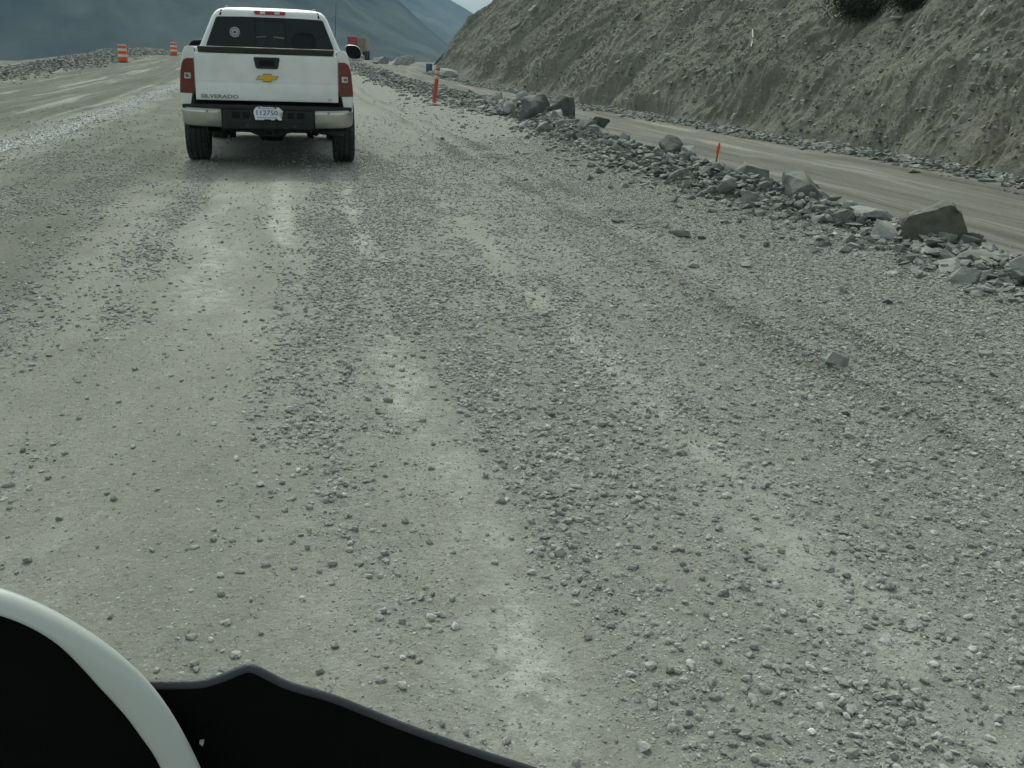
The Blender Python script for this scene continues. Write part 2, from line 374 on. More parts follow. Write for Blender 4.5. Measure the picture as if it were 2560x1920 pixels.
# ------------------------------------------------------------------ stones
rng = np.random.default_rng(7)
def ico(sub=0):
    bm = bmesh.new(); bmesh.ops.create_icosphere(bm, subdivisions=sub+1, radius=1)
    V = np.array([v.co[:] for v in bm.verts]); F = np.array([[v.index for v in f.verts] for f in bm.faces]); bm.free(); return V, F
ICO = ico(0)
OCT = (np.array([(1,0,0),(-1,0,0),(0,1,0),(0,-1,0),(0,0,1),(0,0,-1)], float), np.array([(0,2,4),(2,1,4),(1,3,4),(3,0,4),(2,0,5),(1,2,5),(3,1,5),(0,3,5)]))
CUB = None
def rand_rot(n):
    q = rng.normal(size=(n, 4)); q /= np.linalg.norm(q, axis=1)[:, None]; a, b, c, d = q.T
    return np.stack([np.stack([1-2*(c*c+d*d), 2*(b*c-a*d), 2*(b*d+a*c)], -1), np.stack([2*(b*c+a*d), 1-2*(b*b+d*d), 2*(c*d-a*b)], -1), np.stack([2*(b*d-a*c), 2*(c*d+a*b), 1-2*(b*b+c*c)], -1)], 1)
def stones(base, P, size, flat=.65, jit=.28, tone=None, sink=.3, tilt=.35):
    """merged stones: one per row of P, half-size 'size'"""
    n = len(P); BV, BF = base; k = len(BV)
    V = BV[None]*(1+jit*rng.normal(size=(n, k, 1)).clip(-1.6, 1.6)) + .12*rng.normal(size=(n, k, 3))*jit/.28
    V = np.einsum('nij,nkj->nki', rand_rot(n), V)
    s = np.stack([rng.uniform(.8, 1.25, n), rng.uniform(.65, 1.0, n), flat*rng.uniform(.6, 1.15, n)], 1)*size[:, None]
    V = V*s[:, None]
    a = rng.uniform(0, 2*pi, n); t = rng.normal(size=n)*tilt
    ca, sa, ct, st = np.cos(a), np.sin(a), np.cos(t), np.sin(t)
    x, y, z = V[..., 0].copy(), V[..., 1].copy(), V[..., 2].copy()
    y, z = y*ct[:, None]-z*st[:, None], y*st[:, None]+z*ct[:, None]
    V = np.stack([x*ca[:, None]-y*sa[:, None], x*sa[:, None]+y*ca[:, None], z], -1)
    V = V + P[:, None] + np.array([0, 0, 1.])*(s[:, 2]*(1-2*sink))[:, None, None]
    F = (BF[None] + (np.arange(n)*k)[:, None, None]).reshape(-1, 3)
    tn = np.repeat(tone if tone is not None else rng.random(n), k)
    return V.reshape(-1, 3), F, tn
def merge(parts):
    V, F, T = [], [], []; o = 0
    for v, f, t in parts: V.append(v); F.append(f+o); T.append(t); o += len(v)
    return np.concatenate(V), np.concatenate(F), np.concatenate(T)
def stone_material(name, ramp, dust=.35, sc=25):
    a = N(name); t = a.attr('tone'); v = a.pos()
    col = a.ramp(t, ramp)
    f = a.noise(v, sc, 5, .65)
    col = a.mix(.5, col, a.ramp(f, [(.3, (.55,.55,.55)), (.7, (1.35,1.35,1.32))]), 'MULTIPLY')
    nz = a.sep(a.n('ShaderNodeNewGeometry').outputs['Normal'])[2]
    d = a.math('MULTIPLY', a.ramp(nz, [(.45, 0.), (.95, 1.)]), a.ramp(a.noise(v, sc*.4, 4), [(.35, 0.), (.65, dust)]))
    col = a.mix(d, col, (.36,.35,.31))                    # settled road dust and lit tops, both put into the upper-face colour
    col = a.mix(.5, col, a.ramp(a.noise(a.pos((1, 1, 2.2)), sc*.55, 6, .7), [(.35, (.5,.5,.47)), (.65, (1.4,1.4,1.38))]), 'MULTIPLY')
    a.color(col); a.set(Roughness=.88); p = a.bump(a.noise(v, sc*1.5, 6, .7), .16/sc, .7); a.bump(a.noise(v, sc*5, 4, .7), .035/sc, .7, p)
    return a.m
def scatter(n, x0, x1, y0, y1, prob=None, ylog=True):
    x = rng.uniform(x0, x1, n)
    y = rng.uniform(y0, y1, n)
    keep = np.ones(n, bool)
    if prob is not None: keep = rng.random(n) < prob(x, y)
    # only what lies in the camera's wedge, with a margin
    ang = np.arctan2(x, y); keep &= ((ang > YAW-radians(37)) & (ang < YAW+radians(38))) | ((y < 3.4) & (np.abs(x-.5) < 2.6))
    x, y = x[keep], y[keep]
    return np.stack([x, y, ground_z(x, y)], 1)
gp = lambda lo, hi, p: (lambda x, y: lo + (hi-lo)*np.clip(gravel_mask(x, y)*1.15-.1, 0, 1)**p)
def sizes(n, a, b, pw=1.8): return a + (b-a)*rng.random(n)**pw
parts = []
P = scatter(190000, -3, 4.4, 1.1, 15, gp(.03, 1, 1.6)); P = P[rng.random(len(P)) < np.clip(7.5/P[:, 1], .0, 1)*(1-.6*ss(1.4, 1.8, P[:, 0]))]
parts.append(stones(ICO, P, sizes(len(P), .006, .0150, 1.7), .68, .18, tone=.2+.8*rng.random(len(P)), sink=.26))
P = scatter(40000, -6.5, 4.6, 1.1, 22, gp(.06, 1, 1.4)); P = P[rng.random(len(P)) < np.clip(9/P[:, 1], .0, 1)*(1-.55*ss(1.4, 1.8, P[:, 0]))]
parts.append(stones(ICO, P, sizes(len(P), .006, .017, 2.4), .68, .18, tone=.15+.7*rng.random(len(P)), sink=.26))
P = scatter(150000, -4.5, 4.3, 1.1, 12, gp(.05, 1, 1.3)); P = P[rng.random(len(P)) < np.clip(5/P[:, 1], .0, 1)]
parts.append(stones(OCT, P, sizes(len(P), .0035, .008), .6, tone=.3+.7*rng.random(len(P)), sink=.38))
P = scatter(260000, -2.5, 3.5, 1.1, 5.5, gp(.24, 1, 1.1)); P = P[rng.random(len(P)) < .5+.5*ss(-.1, .4, P[:, 0])]
parts.append(stones(OCT, P, sizes(len(P), .0025, .0055), .65, tone=.35+.65*rng.random(len(P)), sink=.38))
P = scatter(2600, -6, 4.4, 1.2, 26, gp(.10, 1, 1.0)); parts.append(stones(ICO, P, sizes(len(P), .013, .025, 2.6), .66, .18, tone=.12+.6*rng.random(len(P)), sink=.26))
# windrow left of the truck: clean stones thrown up between the lanes
n = 24000; y = 8+ (46-8)*rng.random(n)**1.2; x = -3.6 + rng.normal(size=n)*.13*(1+.5*vn(y*.9, 0*y, 82)) + .1*vn(y*.4, 0*y, 81)
P = np.stack([x, y, ground_z(x, y)], 1); V, F, T = stones(ICO, P, sizes(n, .010, .026, 1.6), .42)
tag(np_mesh('windrow_gravel', V, F, stone_material('clean_pale_stone', [(0, (.10,.11,.11)), (.25, (.42,.43,.42)), (1, (.80,.80,.78))], .0, 40), False, {'tone': T}), 'strip of pale clean gravel between the lanes left of the pickup', 'gravel', kind='stuff')
# shoulder bank of small broken stone below the rubble
P = scatter(120000, 2.3, 5.2, 3.4, 18, lambda x, y: .25+.75*ss(2.6, 3.6, x)); P = P[rng.random(len(P)) < np.clip(7/P[:, 1], 0, 1)]
parts.append(stones(OCT, P, sizes(len(P), .004, .012, 2.4), .6, tone=.1+.8*rng.random(len(P))))
y = 3.2+14*rng.random(16000)**1.4; x = rng.choice([2.52, 3.0], 16000)+.07*vn(y*.35, 0*y, 45)+rng.normal(size=16000)*.085; q_ = vn(y*.9, x*.3, 49) > .05; x, y = x[q_], y[q_]   # clods crumbled along the ruts
P = np.stack([x, y, ground_z(x, y)], 1); parts.append(stones(ICO, P, sizes(len(P), .005, .016, 1.8), .7, .2, tone=.15+.6*rng.random(len(P)), sink=.32))
GRAV = [(0, (.12,.125,.115)), (.25, (.24,.245,.23)), (.75, (.38,.385,.365)), (1, (.60,.60,.57))]
V, F, T = merge(parts)
tag(np_mesh('loose_gravel', V, F, stone_material('crushed_stone', GRAV, .65, 60), False, {'tone': T}), 'loose grey stones scattered over the gravel road', 'gravel', kind='stuff')

# ------------------------------------------------------------------ rubble berms
ROCK = stone_material('slate_rock', [(0, (.115,.126,.117)), (.5, (.20,.213,.20)), (.85, (.29,.30,.283)), (1, (.44,.445,.42))], .6, 7)
def hull_rock(seed, dims, npts=13, rough=.06, sub=2):
    """angular rock: convex hull of points in a box, chipped and roughened; origin at its base"""
    r = random.Random(seed); bm = bmesh.new()
    if npts > 13:
        for k in range(7): bm.verts.new((cos(k*.9+seed)*dims[0]*.5, sin(k*.9+seed)*dims[1]*.5, -dims[2]*r.uniform(.38, .5)))
    for _ in range(npts):
        p = Vector((r.uniform(-1, 1), r.uniform(-1, 1), r.uniform(-1, 1)))
        mx = max(abs(c) for c in p); p = p/mx*r.uniform(.72, 1.0)
        bm.verts.new((p.x*dims[0]/2, p.y*dims[1]/2, p.z*dims[2]/2))
    res = bmesh.ops.convex_hull(bm, input=bm.verts)
    bmesh.ops.delete(bm, geom=[e for e in res['geom_interior'] if isinstance(e, bmesh.types.BMVert)], context='VERTS')
    bmesh.ops.dissolve_limit(bm, angle_limit=radians(14), verts=bm.verts, edges=bm.edges)
    if sub:
        bmesh.ops.bevel(bm, geom=list(bm.edges), offset=min(dims)*.035, segments=1, affect='EDGES')
        bmesh.ops.triangulate(bm, faces=bm.faces)
        for _ in range(sub): bmesh.ops.subdivide_edges(bm, edges=[e for e in bm.edges if e.calc_length() > max(dims)*.09], cuts=1)
        bmesh.ops.triangulate(bm, faces=bm.faces)
        k = 3.2/max(dims)
        co = np.array([v.co[:] for v in bm.verts])
        d = fbm(co[:, 0]*k+co[:, 2]*k*.7+seed, co[:, 1]*k-co[:, 2]*k*.6, 4, seed % 97)*rough*max(dims)*.5
        for v, q in zip(bm.verts, d): v.co += v.normal*q
    mz = min(v.co.z for v in bm.verts)
    for v in bm.verts: v.co.z -= mz
    me = bpy.data.meshes.new('rock'); bm.to_mesh(me); bm.free()
    t = np.full(len(me.vertices), r.random()); a = me.attributes.new('tone', 'FLOAT', 'POINT'); a.data.foreach_set('value', t.astype(np.float32))
    me.materials.append(ROCK); return me
def set_tone(me, t):
    me.attributes['tone'].data.foreach_set('value', np.full(len(me.vertices), t, np.float32))
def gz1(x, y): return float(ground_z(np.array([x]), np.array([y]))[0])
def boulder(name, label, seed, x, y, dims, rot=(0,0,0), tone=.4, sink=.06, npts=13, cat='boulder', dz=0):
    me = hull_rock(seed, dims, npts, .11, 3); set_tone(me, tone); me.name = name
    o = bpy.data.objects.new(name, me); COL.objects.link(o)
    o.rotation_euler = rot; o.location = (x, y, gz1(x, y)-sink+dz)
    return tag(o, label, cat)
BOULDERS = []
def pointed_boulder():
    """the wedge-shaped boulder standing at the near end of the berm"""
    prof = [(-.246,.12),(-.243,.150),(-.207,.193),(-.12,.232),(-.043,.26),(.0,.285),(.043,.307),(.072,.304),(.10,.275),(.13,.253),(.177,.233),(.20,.16),(.217,.10),(.243,-.02),(.24,-.10),(.05,-.10),(-.2,-.02)]
    yf = lambda x: -.10+.30*max(0, .06-x)+.75*max(0, x-.09)
    bm = bmesh.new()
    loft(bm, [[(p[0]*.985-.004, yf(p[0]), p[1]*.93-.004) for p in prof], [(p[0], yf(p[0])*.4+.03, p[1]) for p in prof], [(p[0]*.92+.01, .15, p[1]*.90) for p in prof], [(p[0]*.7+.02, .25, p[1]*.55) for p in prof]])
    bmesh.ops.triangulate(bm, faces=bm.faces)
    for _ in range(2): bmesh.ops.subdivide_edges(bm, edges=[e for e in bm.edges if e.calc_length() > .05], cuts=1)
    bmesh.ops.triangulate(bm, faces=bm.faces); bm.normal_update()
    co = np.array([v.co[:] for v in bm.verts]); d = fbm(co[:, 0]*7+co[:, 2]*4, co[:, 1]*7-co[:, 2]*5, 4, 5)*.034
    for v, q in zip(bm.verts, d): v.co += v.normal*q
    me = bpy.data.meshes.new('boulder'); bm.to_mesh(me); bm.free()
    a = me.attributes.new('tone', 'FLOAT', 'POINT'); a.data.foreach_set('value', np.full(len(me.vertices), .22, np.float32)); me.materials.append(BROWNROCK)
    o = bpy.data.objects.new('boulder', me); COL.objects.link(o); o.location = (4.76, 6.84, .15); o.rotation_euler = (0, 0, radians(-16))
    tag(o, 'brown pointed wedge boulder standing at the right end of the rubble berm', 'boulder')
BROWNROCK = stone_material('brown_rock', [(0, (.10,.096,.08)), (.5, (.165,.157,.132)), (1, (.3,.29,.25))], .6, 9)
pointed_boulder()
boulder('boulder', 'largest dark grey block boulder on the berm, right of the orange post', 19, 5.28, 21.8, (.86,.66,.62), (.10,-.12,.35), .02, .08, 16)
boulder('boulder', 'tall dark boulder touching the right side of the largest block boulder', 14, 5.74, 21.55, (.50,.46,.56), (.04,-.05,.9), .0, .05, 14)
boulder('boulder', 'dark tilted boulder with an overhanging edge in the middle of the berm', 23, 4.80, 12.6, (.40,.36,.30), (.25,-.45,.5), .0, .0, 11, dz=.05)
boulder('boulder', 'grey angular boulder behind the flat slabs, beyond the orange stake foot', 31, 4.70, 10.0, (.36,.33,.26), (.05,.05,.2), .42, .03, 15)
boulder('boulder', 'dark rough boulder with a vertical shaded face left of the brown wedge', 37, 4.70, 8.78, (.44,.36,.34), (0,.06,-.2), .1, .05, 16)
boulder('slab_rock', 'wide flat grey slab lying on the berm below the orange stake', 43, 5.28, 12.35, (.42,.36,.09), (.12,.02,.4), .45, -.02, 12, 'rock')
boulder('slab_rock', 'pale flat slab with a dark broken edge near the brown wedge boulder', 47, 4.74, 7.72, (.36,.26,.11), (-.05,.08,.15), .75, .0, 12, 'rock', dz=.02)
boulder('boulder', 'rounded dark cobble in front of the pale flat slab', 51, 4.42, 7.6, (.18,.14,.11), (0,0,.4), .15, .0, 20, 'rock', dz=.02)
boulder('slab_rock', 'long thin pale slab lying alone on the road shoulder by the ruts', 53, 3.10, 7.9, (.30,.12,.05), (0,.03,.25), .8, .0, 10, 'rock')
boulder('boulder', 'small pale pointed stone alone on the fine gravel bank', 59, 3.78, 6.84, (.12,.08,.07), (0,.2,.3), .97, .01, 9, 'rock')
boulder('boulder', 'small dark upright stone alone on the road shoulder near the ruts', 61, 3.59, 7.22, (.06,.05,.07), (0,0,.1), .1, .01, 9, 'rock')
boulder('boulder', 'pale whitish stone wedged in the rubble pile behind the orange post', 67, 5.0, 23.6, (.36,.3,.32), (.2,.3,.4), 1.0, .0, 11, 'rock', dz=.08)
boulder('slab_rock', 'pale slab leaning on the left foot of the largest block boulder', 71, 4.42, 19.1, (.46,.24,.12), (.1,-.45,.35), .8, .0, 10, 'rock', dz=.06)
# shared rock shapes
CHUNK = [hull_rock(100+i, (1, .8+.2*(i % 3)/2, .62+.14*(i % 4)/3), 12, .09, 2) for i in range(12)]
SLAB = [hull_rock(140+i, (1, .72+.2*(i % 3)/2, .17+.08*(i % 3)/2), 11, .07, 2) for i in range(8)]
def toned(lib):
    out = []
    for me in lib:
        row = []
        for t in (.12, .38, .62, .88):
            c = me.copy(); set_tone(c, t+random.Random(len(out)).uniform(-.08, .08)); row.append(c)
        out.append(row)
    return out
CHUNK, SLAB = toned(CHUNK), toned(SLAB)
rr = random.Random(5)
def berm_z(x, y): return gz1(x, y)
cnt = {'c': 0, 's': 0}
pal = (0, 0, 1, 1, 1, 2, 2, 3)
def place_rock(x, y, size, slab, dz=0.):
    lib = rr.choice(SLAB if slab else CHUNK); me = lib[rr.choice(pal)]
    o = bpy.data.objects.new('slab_rock' if slab else 'rubble_rock', me); COL.objects.link(o)
    o.scale = (size*rr.uniform(.85, 1.2), size*rr.uniform(.8, 1.1), size*rr.uniform(.8, 1.15))
    tl = .22 if slab else .4
    o.rotation_euler = (rr.gauss(0, tl), rr.gauss(0, tl), rr.uniform(0, 6.28))
    o.location = (x, y, berm_z(x, y) - size*(.05 if slab else .16) + dz)
    if slab: tag(o, 'thin flat grey slab of rock lying among the rubble of the roadside berm', 'rock', 'flat slabs in the roadside berm')
    else: tag(o, 'chunky angular grey rock in the rubble of the roadside berm', 'rock', 'chunky rocks in the roadside berm')
cy = []
for i in range(290):
    u = rr.random(); y = 5.2 + 24*u**1.25
    size = (.07 + .20*rr.random()**2.3)*(1+.045*(y-5))*(1. if y < 12 else 1.12)
    x = float(berm_c(np.array([y]))[0]) + max(-.8, min(.7, rr.gauss(-.02, .26)))
    place_rock(x, y, size, rr.random() < .42, rr.uniform(0, .13)*(.25+.75*min(1, max(0, (y-6.5)/4)))*max(0., 1-abs(x-float(berm_c(np.array([y]))[0]))/.5))
# the heap behind the orange post
def rubble(name, label, n, xc, ys, spread, smin, smax, tall=0, pw=2.4, tone=None):
    y = ys[0] + (ys[1]-ys[0])*rng.random(n); x = xc(y) + rng.normal(size=n)*spread
    P = np.stack([x, y, ground_z(x, y)], 1); P[:, 2] += tall*(.3+.7*ss(6.5, 10, y))*rng.random(n)*np.exp(-((x-xc(y))/spread)**2)
    V, F, T = stones(ICO, P, sizes(n, smin, smax, pw), .55, .30, tone=tone if tone is not None else rng.random(n)**1.2)
    return tag(np_mesh(name, V, F, ROCK, False, {'tone': T}), label, 'rubble', kind='stuff')
rubble('berm_rubble', 'small broken rock filling the right roadside berm', 16000, lambda y: berm_c(y)-.1, (4.2, 40), .33, .010, .065, .13)
rubble('distant_berm_rubble', 'broken rock of the berm running on past the orange post', 9000, lambda y: berm_c(y)-.1-.022*(y-36)*ss(36, 90, y), (24, 100), .5, .025, .13, .12)
rubble('left_berm_rubble', 'broken grey rock heaped along the left road edge', 20000, lambda y: -11.4+.3*vn(y*.1, 0*y, 43), (26, 112), .75, .020, .11, .04, 2.4)
HB = lambda y: 10.05 + .25*vn(np.asarray(y)*.12, 0*np.asarray(y), 90) + -.5*ss(42, 62, y)
rubble('bank_foot_rubble', 'broken grey rock along the foot of the earth bank', 12000, lambda y: HB(y)-.45, (9.5, 66), .30, .016, .085, .05, 2.2)
rubble('shoulder_rubble', 'stray broken stones on the right road shoulder', 300, lambda y: 3.55+0*y, (4., 34), .55, .015, .06, 0, 2.6)

# ------------------------------------------------------------------ earth bank (hillside)
def bank_base(s):
    """plan curve of the bank's foot, and its outward (downhill) normal"""
    y = np.minimum(s, 66.); x = HB(y)
    a = np.clip((s-66)/6., 0, pi*.46); R = 6.
    y = y + R*np.sin(a); x = x + R*(1-np.cos(a))
    e = np.maximum(0, s-66-6*pi*.46); x = x + e*sin(pi*.46); y = y + e*cos(pi*.46)
    nx = -np.cos(a); ny = np.sin(a)
    return x, y, nx, ny
def bank_point(s, t):
    """s along the foot (m), t up the face (m along the slope)"""
    x0, y0, nx, ny = bank_base(s)
    steep = np.radians(66 + 12*vn(s*.35, 0*s, 91)); t1 = 1.5+.5*vn(s*.22, 0*s, 92)
    mid = np.radians(45); topa = np.radians(37)
    l1 = np.minimum(t, t1); l2 = np.clip(t-t1, 0, 6); l3 = np.maximum(t-t1-6, 0)
    run = l1*np.cos(steep) + l2*cos(mid) + l3*np.cos(topa); rise = l1*np.sin(steep) + l2*sin(mid) + l3*np.sin(topa)
    # gullies: ridged noise stretched down the slope
    ws = s + .55*fbm(s*.5, t*.5, 2, 93)
    r1 = 1-np.abs(fbm(ws*.30+t*.05, t*.07, 3, 94)); r2 = 1-np.abs(fbm(ws*1.0+t*.12, t*.22, 3, 96)); r3 = 1-np.abs(fbm(ws*3.1, t*.7, 3, 98))
    env = ss(0, .5, t)
    up_ = .35+.65*ss(.9, 2.6, t)
    wx = s + .25*fbm(s*1.1, t*1.1, 2, 113); wt = t + .2*fbm(s*1.3+5, t*1.3, 2, 114)
    fac = .36*tri(wx*.45+.3*wt, wt*.26, 1) + .13*tri(wx*1.1+.6*wt, wt*.5, 2) + .085*tri(wx*3.1, wt*1.9, 3) + .055*tri(wx*7, wt*5.2, 4)*(.4+1.2*ss(-.2, .3, fbm(s*.7, t*.7, 2, 141))) + .028*tri(s*17, t*13, 5)
    gul = -.07*np.clip(1-np.abs(fbm(ws*.9+.35*t, t*.16, 2, 96))*9, 0, 1) - .035*np.clip(1-np.abs(fbm(ws*2.3+.8*t, t*.4, 2, 99))*9, 0, 1)
    d = env*(up_*(.45*(r1-.72)) + fac*.72 + gul*up_)
    rise = rise + .25*(1-ss(0, .6, t))*0
    # talus skirt
    run = run - .45*(1-ss(0, .9, t))*(.5+.5*vn(s*.6, 0*s, 113))
    an = np.radians(42)
    x = x0 - nx*run + nx*d*sin(an); y = y0 - ny*run + ny*d*sin(an)
    z = road_rise(np.minimum(y0, 100)) - .12 + rise + d*cos(an)
    return x, y, z
sa = np.concatenate([np.arange(2, 9, .25), np.arange(9, 30, .05), np.arange(30, 78, .085), np.arange(78, 110, .3)]); ta = np.concatenate([np.arange(0, 6.5, .05), np.arange(6.5, 16, .16)])
sa = sa + 0; SS, TT = np.meshgrid(sa, ta, indexing='ij')
bx, by, bz = bank_point(SS, TT)
def bank_material():
    a = N('eroded_silt'); v = a.pos()
    vs = a.pos((1, 1, .45)); f1 = a.noise(vs, .55, 7, .62); f2 = a.noise(v, 2.6, 7, .66); f3 = a.noise(v, 17, 5, .7)
    col = a.ramp(f1, [(.3, (.175,.172,.138)), (.5, (.232,.229,.192)), (.7, (.285,.282,.245))])
    col = a.mix(.5, col, a.ramp(f2, [(.3, (.135,.132,.102)), (.5, (.205,.20,.165)), (.7, (.29,.285,.245))]))
    col = a.mix(.3, col, a.ramp(f3, [(.3, (.085,.082,.065)), (.7, (.29,.28,.24))]))
    # rust-tan seams and thin olive growth
    r = a.ramp(a.noise(a.pos((.5, .5, 1.6)), 1.1, 5), [(.56, 0.), (.70, .35)]); col = a.mix(r, col, (.19,.16,.11))
    z = a.sep(v)[2]; zr = a.n('ShaderNodeMapRange'); zr.inputs[1].default_value = 1.6; zr.inputs[2].default_value = 5.; a.l(z, zr.inputs[0])
    gsel = a.math('MULTIPLY', a.ramp(a.noise(v, 1.5, 6, .7), [(.5, 0.), (.62, .75)]), a.math('MULTIPLY_ADD', zr.outputs[0], .5, .10))
    col = a.mix(gsel, col, (.105,.115,.055))
    # pebbles
    ch = a.voro(v, 9, 'Distance'); cr = a.sep(a.voro(v, 9, 'Color'))
    cm = a.math('MULTIPLY', a.math('LESS_THAN', ch, .24), a.math('GREATER_THAN', cr[0], .80)); col = a.mix(a.math('MULTIPLY', cm, .8), col, a.ramp(cr[1], [(.3, (.10,.10,.09)), (.7, (.38,.38,.35))]))
    ch = a.voro(v, 24, 'Distance'); cr = a.sep(a.voro(v, 24, 'Color'))
    cm = a.math('MULTIPLY', a.math('LESS_THAN', ch, .3), a.math('GREATER_THAN', cr[0], .7)); col = a.mix(a.math('MULTIPLY', cm, .7), col, a.ramp(cr[1], [(.35, (.08,.08,.07)), (.7, (.34,.335,.30))]))
    col = a.mix(1, col, (.99,.98,.95), 'MULTIPLY'); a.color(col); a.set(Roughness=.95); a.b.inputs['Specular IOR Level'].default_value = .1
    p = a.bump(f3, .035, .9); p = a.bump(a.noise(v, 5, 7, .7), .05, .7, p); a.bump(a.voro(v, 24, 'Distance'), .012, -.6, p)
    return a.m
BANK = bank_material()
Vb = np.stack([bx, by, bz], -1).reshape(-1, 3)
tag(np_mesh('hillside', Vb, grid_faces(len(sa), len(ta)), BANK, False), 'eroded grey brown earth bank beside the haul road', 'hillside', kind='structure')
def bank_pebbles():
    n = 24000; s_ = 9+46*rng.random(n)**1.5; t_ = 9*rng.random(n)**1.0
    keep = (fbm(s_*.6, t_*.5, 3, 135) > -.12) | (rng.random(n) < .18); s_, t_ = s_[keep], t_[keep]
    x, y, z = bank_point(s_, t_); P = np.stack([x, y, z], 1); sz = sizes(len(P), .010, .060, 3.2)*(1+.02*(s_-9))
    V, F, T = stones(OCT, P, sz, .7, tone=rng.random(len(P)), sink=.45)
    tag(np_mesh('bank_pebbles', V, F, stone_material('bank_pebble', [(0, (.10,.10,.085)), (.6, (.22,.22,.19)), (1, (.40,.40,.36))], .3, 30), False, {'tone': T}), 'small stones studding the eroded earth bank', 'pebbles', kind='stuff')
bank_pebbles()
# second spur of the bank beyond the corner
sa2 = np.arange(0, 60, .5); ta2 = np.arange(0, 16, .35); S2, T2 = np.meshgrid(sa2, ta2, indexing='ij')
d2 = .5*fbm(S2*.3, T2*.25, 4, 120) + .2*fbm(S2*1.2, T2*1.2, 3, 124)
X2 = 11.6 + S2*.82 + T2*.62 - .55*d2; Y2 = 86 + S2*.6 + T2*.2 - .3*d2; Z2 = .55 + T2*.52 + .5*d2 - .02*S2
tag(np_mesh('hillside', np.stack([X2, Y2, Z2], -1).reshape(-1, 3), grid_faces(len(sa2), len(ta2)), BANK, True), 'far spur of the earth bank beyond the corner', 'hillside', kind='structure')

# stones sticking out of the bank
PALE = stone_material('pale_rock', [(0, (.16,.165,.155)), (.5, (.27,.27,.25)), (1, (.42,.42,.39))], .3, 9)
PCH = []
for i in range(6):
    me = hull_rock(200+i, (1, .7, .45), 12, .08, 1); me.materials.clear(); me.materials.append(PALE); set_tone(me, .55+.09*i); PCH.append(me)
def on_bank(px, py):
    """where the sight line through photo pixel (px,py) meets the bank"""
    d = fw*1.0 + rt2*((px-1280)/2567) - up2*((py-960)/2567)
    dx = Vb[:, 0]-CAM.x; dy = Vb[:, 1]-CAM.y; dz = Vb[:, 2]-CAM.z
    q = dx*d.x+dy*d.y+dz*d.z; q = q/d.length
    perp = np.sqrt(np.maximum(dx*dx+dy*dy+dz*dz-q*q, 0))/np.maximum(q, 1)
    ok = (perp < perp.min()+.0022) & (q > 3); return Vb[int(np.argmin(np.where(ok, q, 1e9)))]
def bank_stone(px, py, size, ang, label=None):
    p = on_bank(px, py); me = PCH[rr.randrange(6)]
    o = bpy.data.objects.new('bank_stone', me); COL.objects.link(o)
    o.scale = (size, size*.75, size*.8); o.rotation_euler = (radians(-20), radians(-ang), radians(rr.uniform(-30, 30)))
    o.location = (p[0]-size*.26, p[1]-size*.05, p[2]-size*.02)
    if label: tag(o, label, 'rock')
    else: tag(o, 'pale stone sticking out of the eroded earth bank', 'rock', 'stones in the earth bank')
bank_stone(1340, 20, .60, 35, 'white stone high on the bank left end, below the skyline')
bank_stone(1298, 65, 1.0, 38, 'longest pale slab set in the bank, left of the other stones')
bank_stone(1606, 36, .42, 50, 'bright pale stone standing upright near the top of the bank')
bank_stone(2250, 45, .34, 10, 'rounded grey boulder stuck in the upper bank under the dark brush')
bank_stone(2480, 28, .30, 30, 'pale slab near the top right corner of the bank')
for px, py, sz in ((1638,88,.4),(1668,142,.42),(1604,132,.3),(1762,172,.4),(1822,190,.32),(1714,194,.25),(1674,206,.3),(2305,60,.16),(2450,145,.2),(2330,112,.14),(2150,103,.12),(2088,104,.14),(1540,155,.2),(1484,163,.2),(1410,120,.2),(1362,58,.25),(1418,45,.22),(1480,92,.22),(1560,60,.22),(1700,100,.2),(2010,248,.16),(1960,260,.14),(2250,355,.2),(1835,292,.22),(1720,120,.18),(1390,110,.3),(1200,112,.35),(1640,232,.25),(1880,20,.2),(1960,30,.2),(2380,160,.15),(2520,130,.16),(1590,215,.2),(1850,140,.16),(1780,60,.2)):
    bank_stone(px, py, sz, rr.uniform(0, 45))

# ------------------------------------------------------------------ brush and growth on the bank
def strands(bm, base, n, length, spread, down, r, seed):
    q = random.Random(seed)
    for _ in range(n):
        p = Vector(base) + Vector((q.gauss(0, spread), q.gauss(0, spread), q.gauss(0, spread*.5)))
        d = Vector((q.gauss(-.3, .5), q.gauss(-.3, .5), -down+q.gauss(0, .5))).normalized(); L = length*q.uniform(.4, 1.2)
        a = p; u = d.cross(Vector((q.random(), q.random(), q.random()))).normalized()*r
        for k in range(3):
            b = a + (d + Vector((q.gauss(0, .25), q.gauss(0, .25), -.15*k))).normalized()*L/3
            vs = [bm.verts.new(a-u), bm.verts.new(a+u), bm.verts.new(b+u*.7), bm.verts.new(b-u*.7)]; bm.faces.new(vs); a = b; u = u*.7
BRUSH = simple('dark_brush', (.030,.030,.022), .9, .4, 3)
LEAF = simple('dry_leaf', (.036,.040,.024), .9, .4, 3)
for px, py, lab, nn, sp in ((2150, 30, 'dark hanging clump of brush and roots on the upper bank', 900, .26), (2275, 10, 'smaller dark brush clump at the photo top, right of the other', 500, .2)):
    p = on_bank(px, py); bm = bmesh.new(); t = thing('brush', lab, 'shrub', p)
    strands(bm, (-.05, -.1, .12), nn, .22, sp, .35, .006, nn); bm_obj('root', bm, BRUSH, t)
    bm = bmesh.new(); strands(bm, (-.05, -.1, .16), nn*2, .12, sp*1.05, .1, .014, nn+1); bm_obj('foliage', bm, LEAF, t)
q = np.random.default_rng(3)
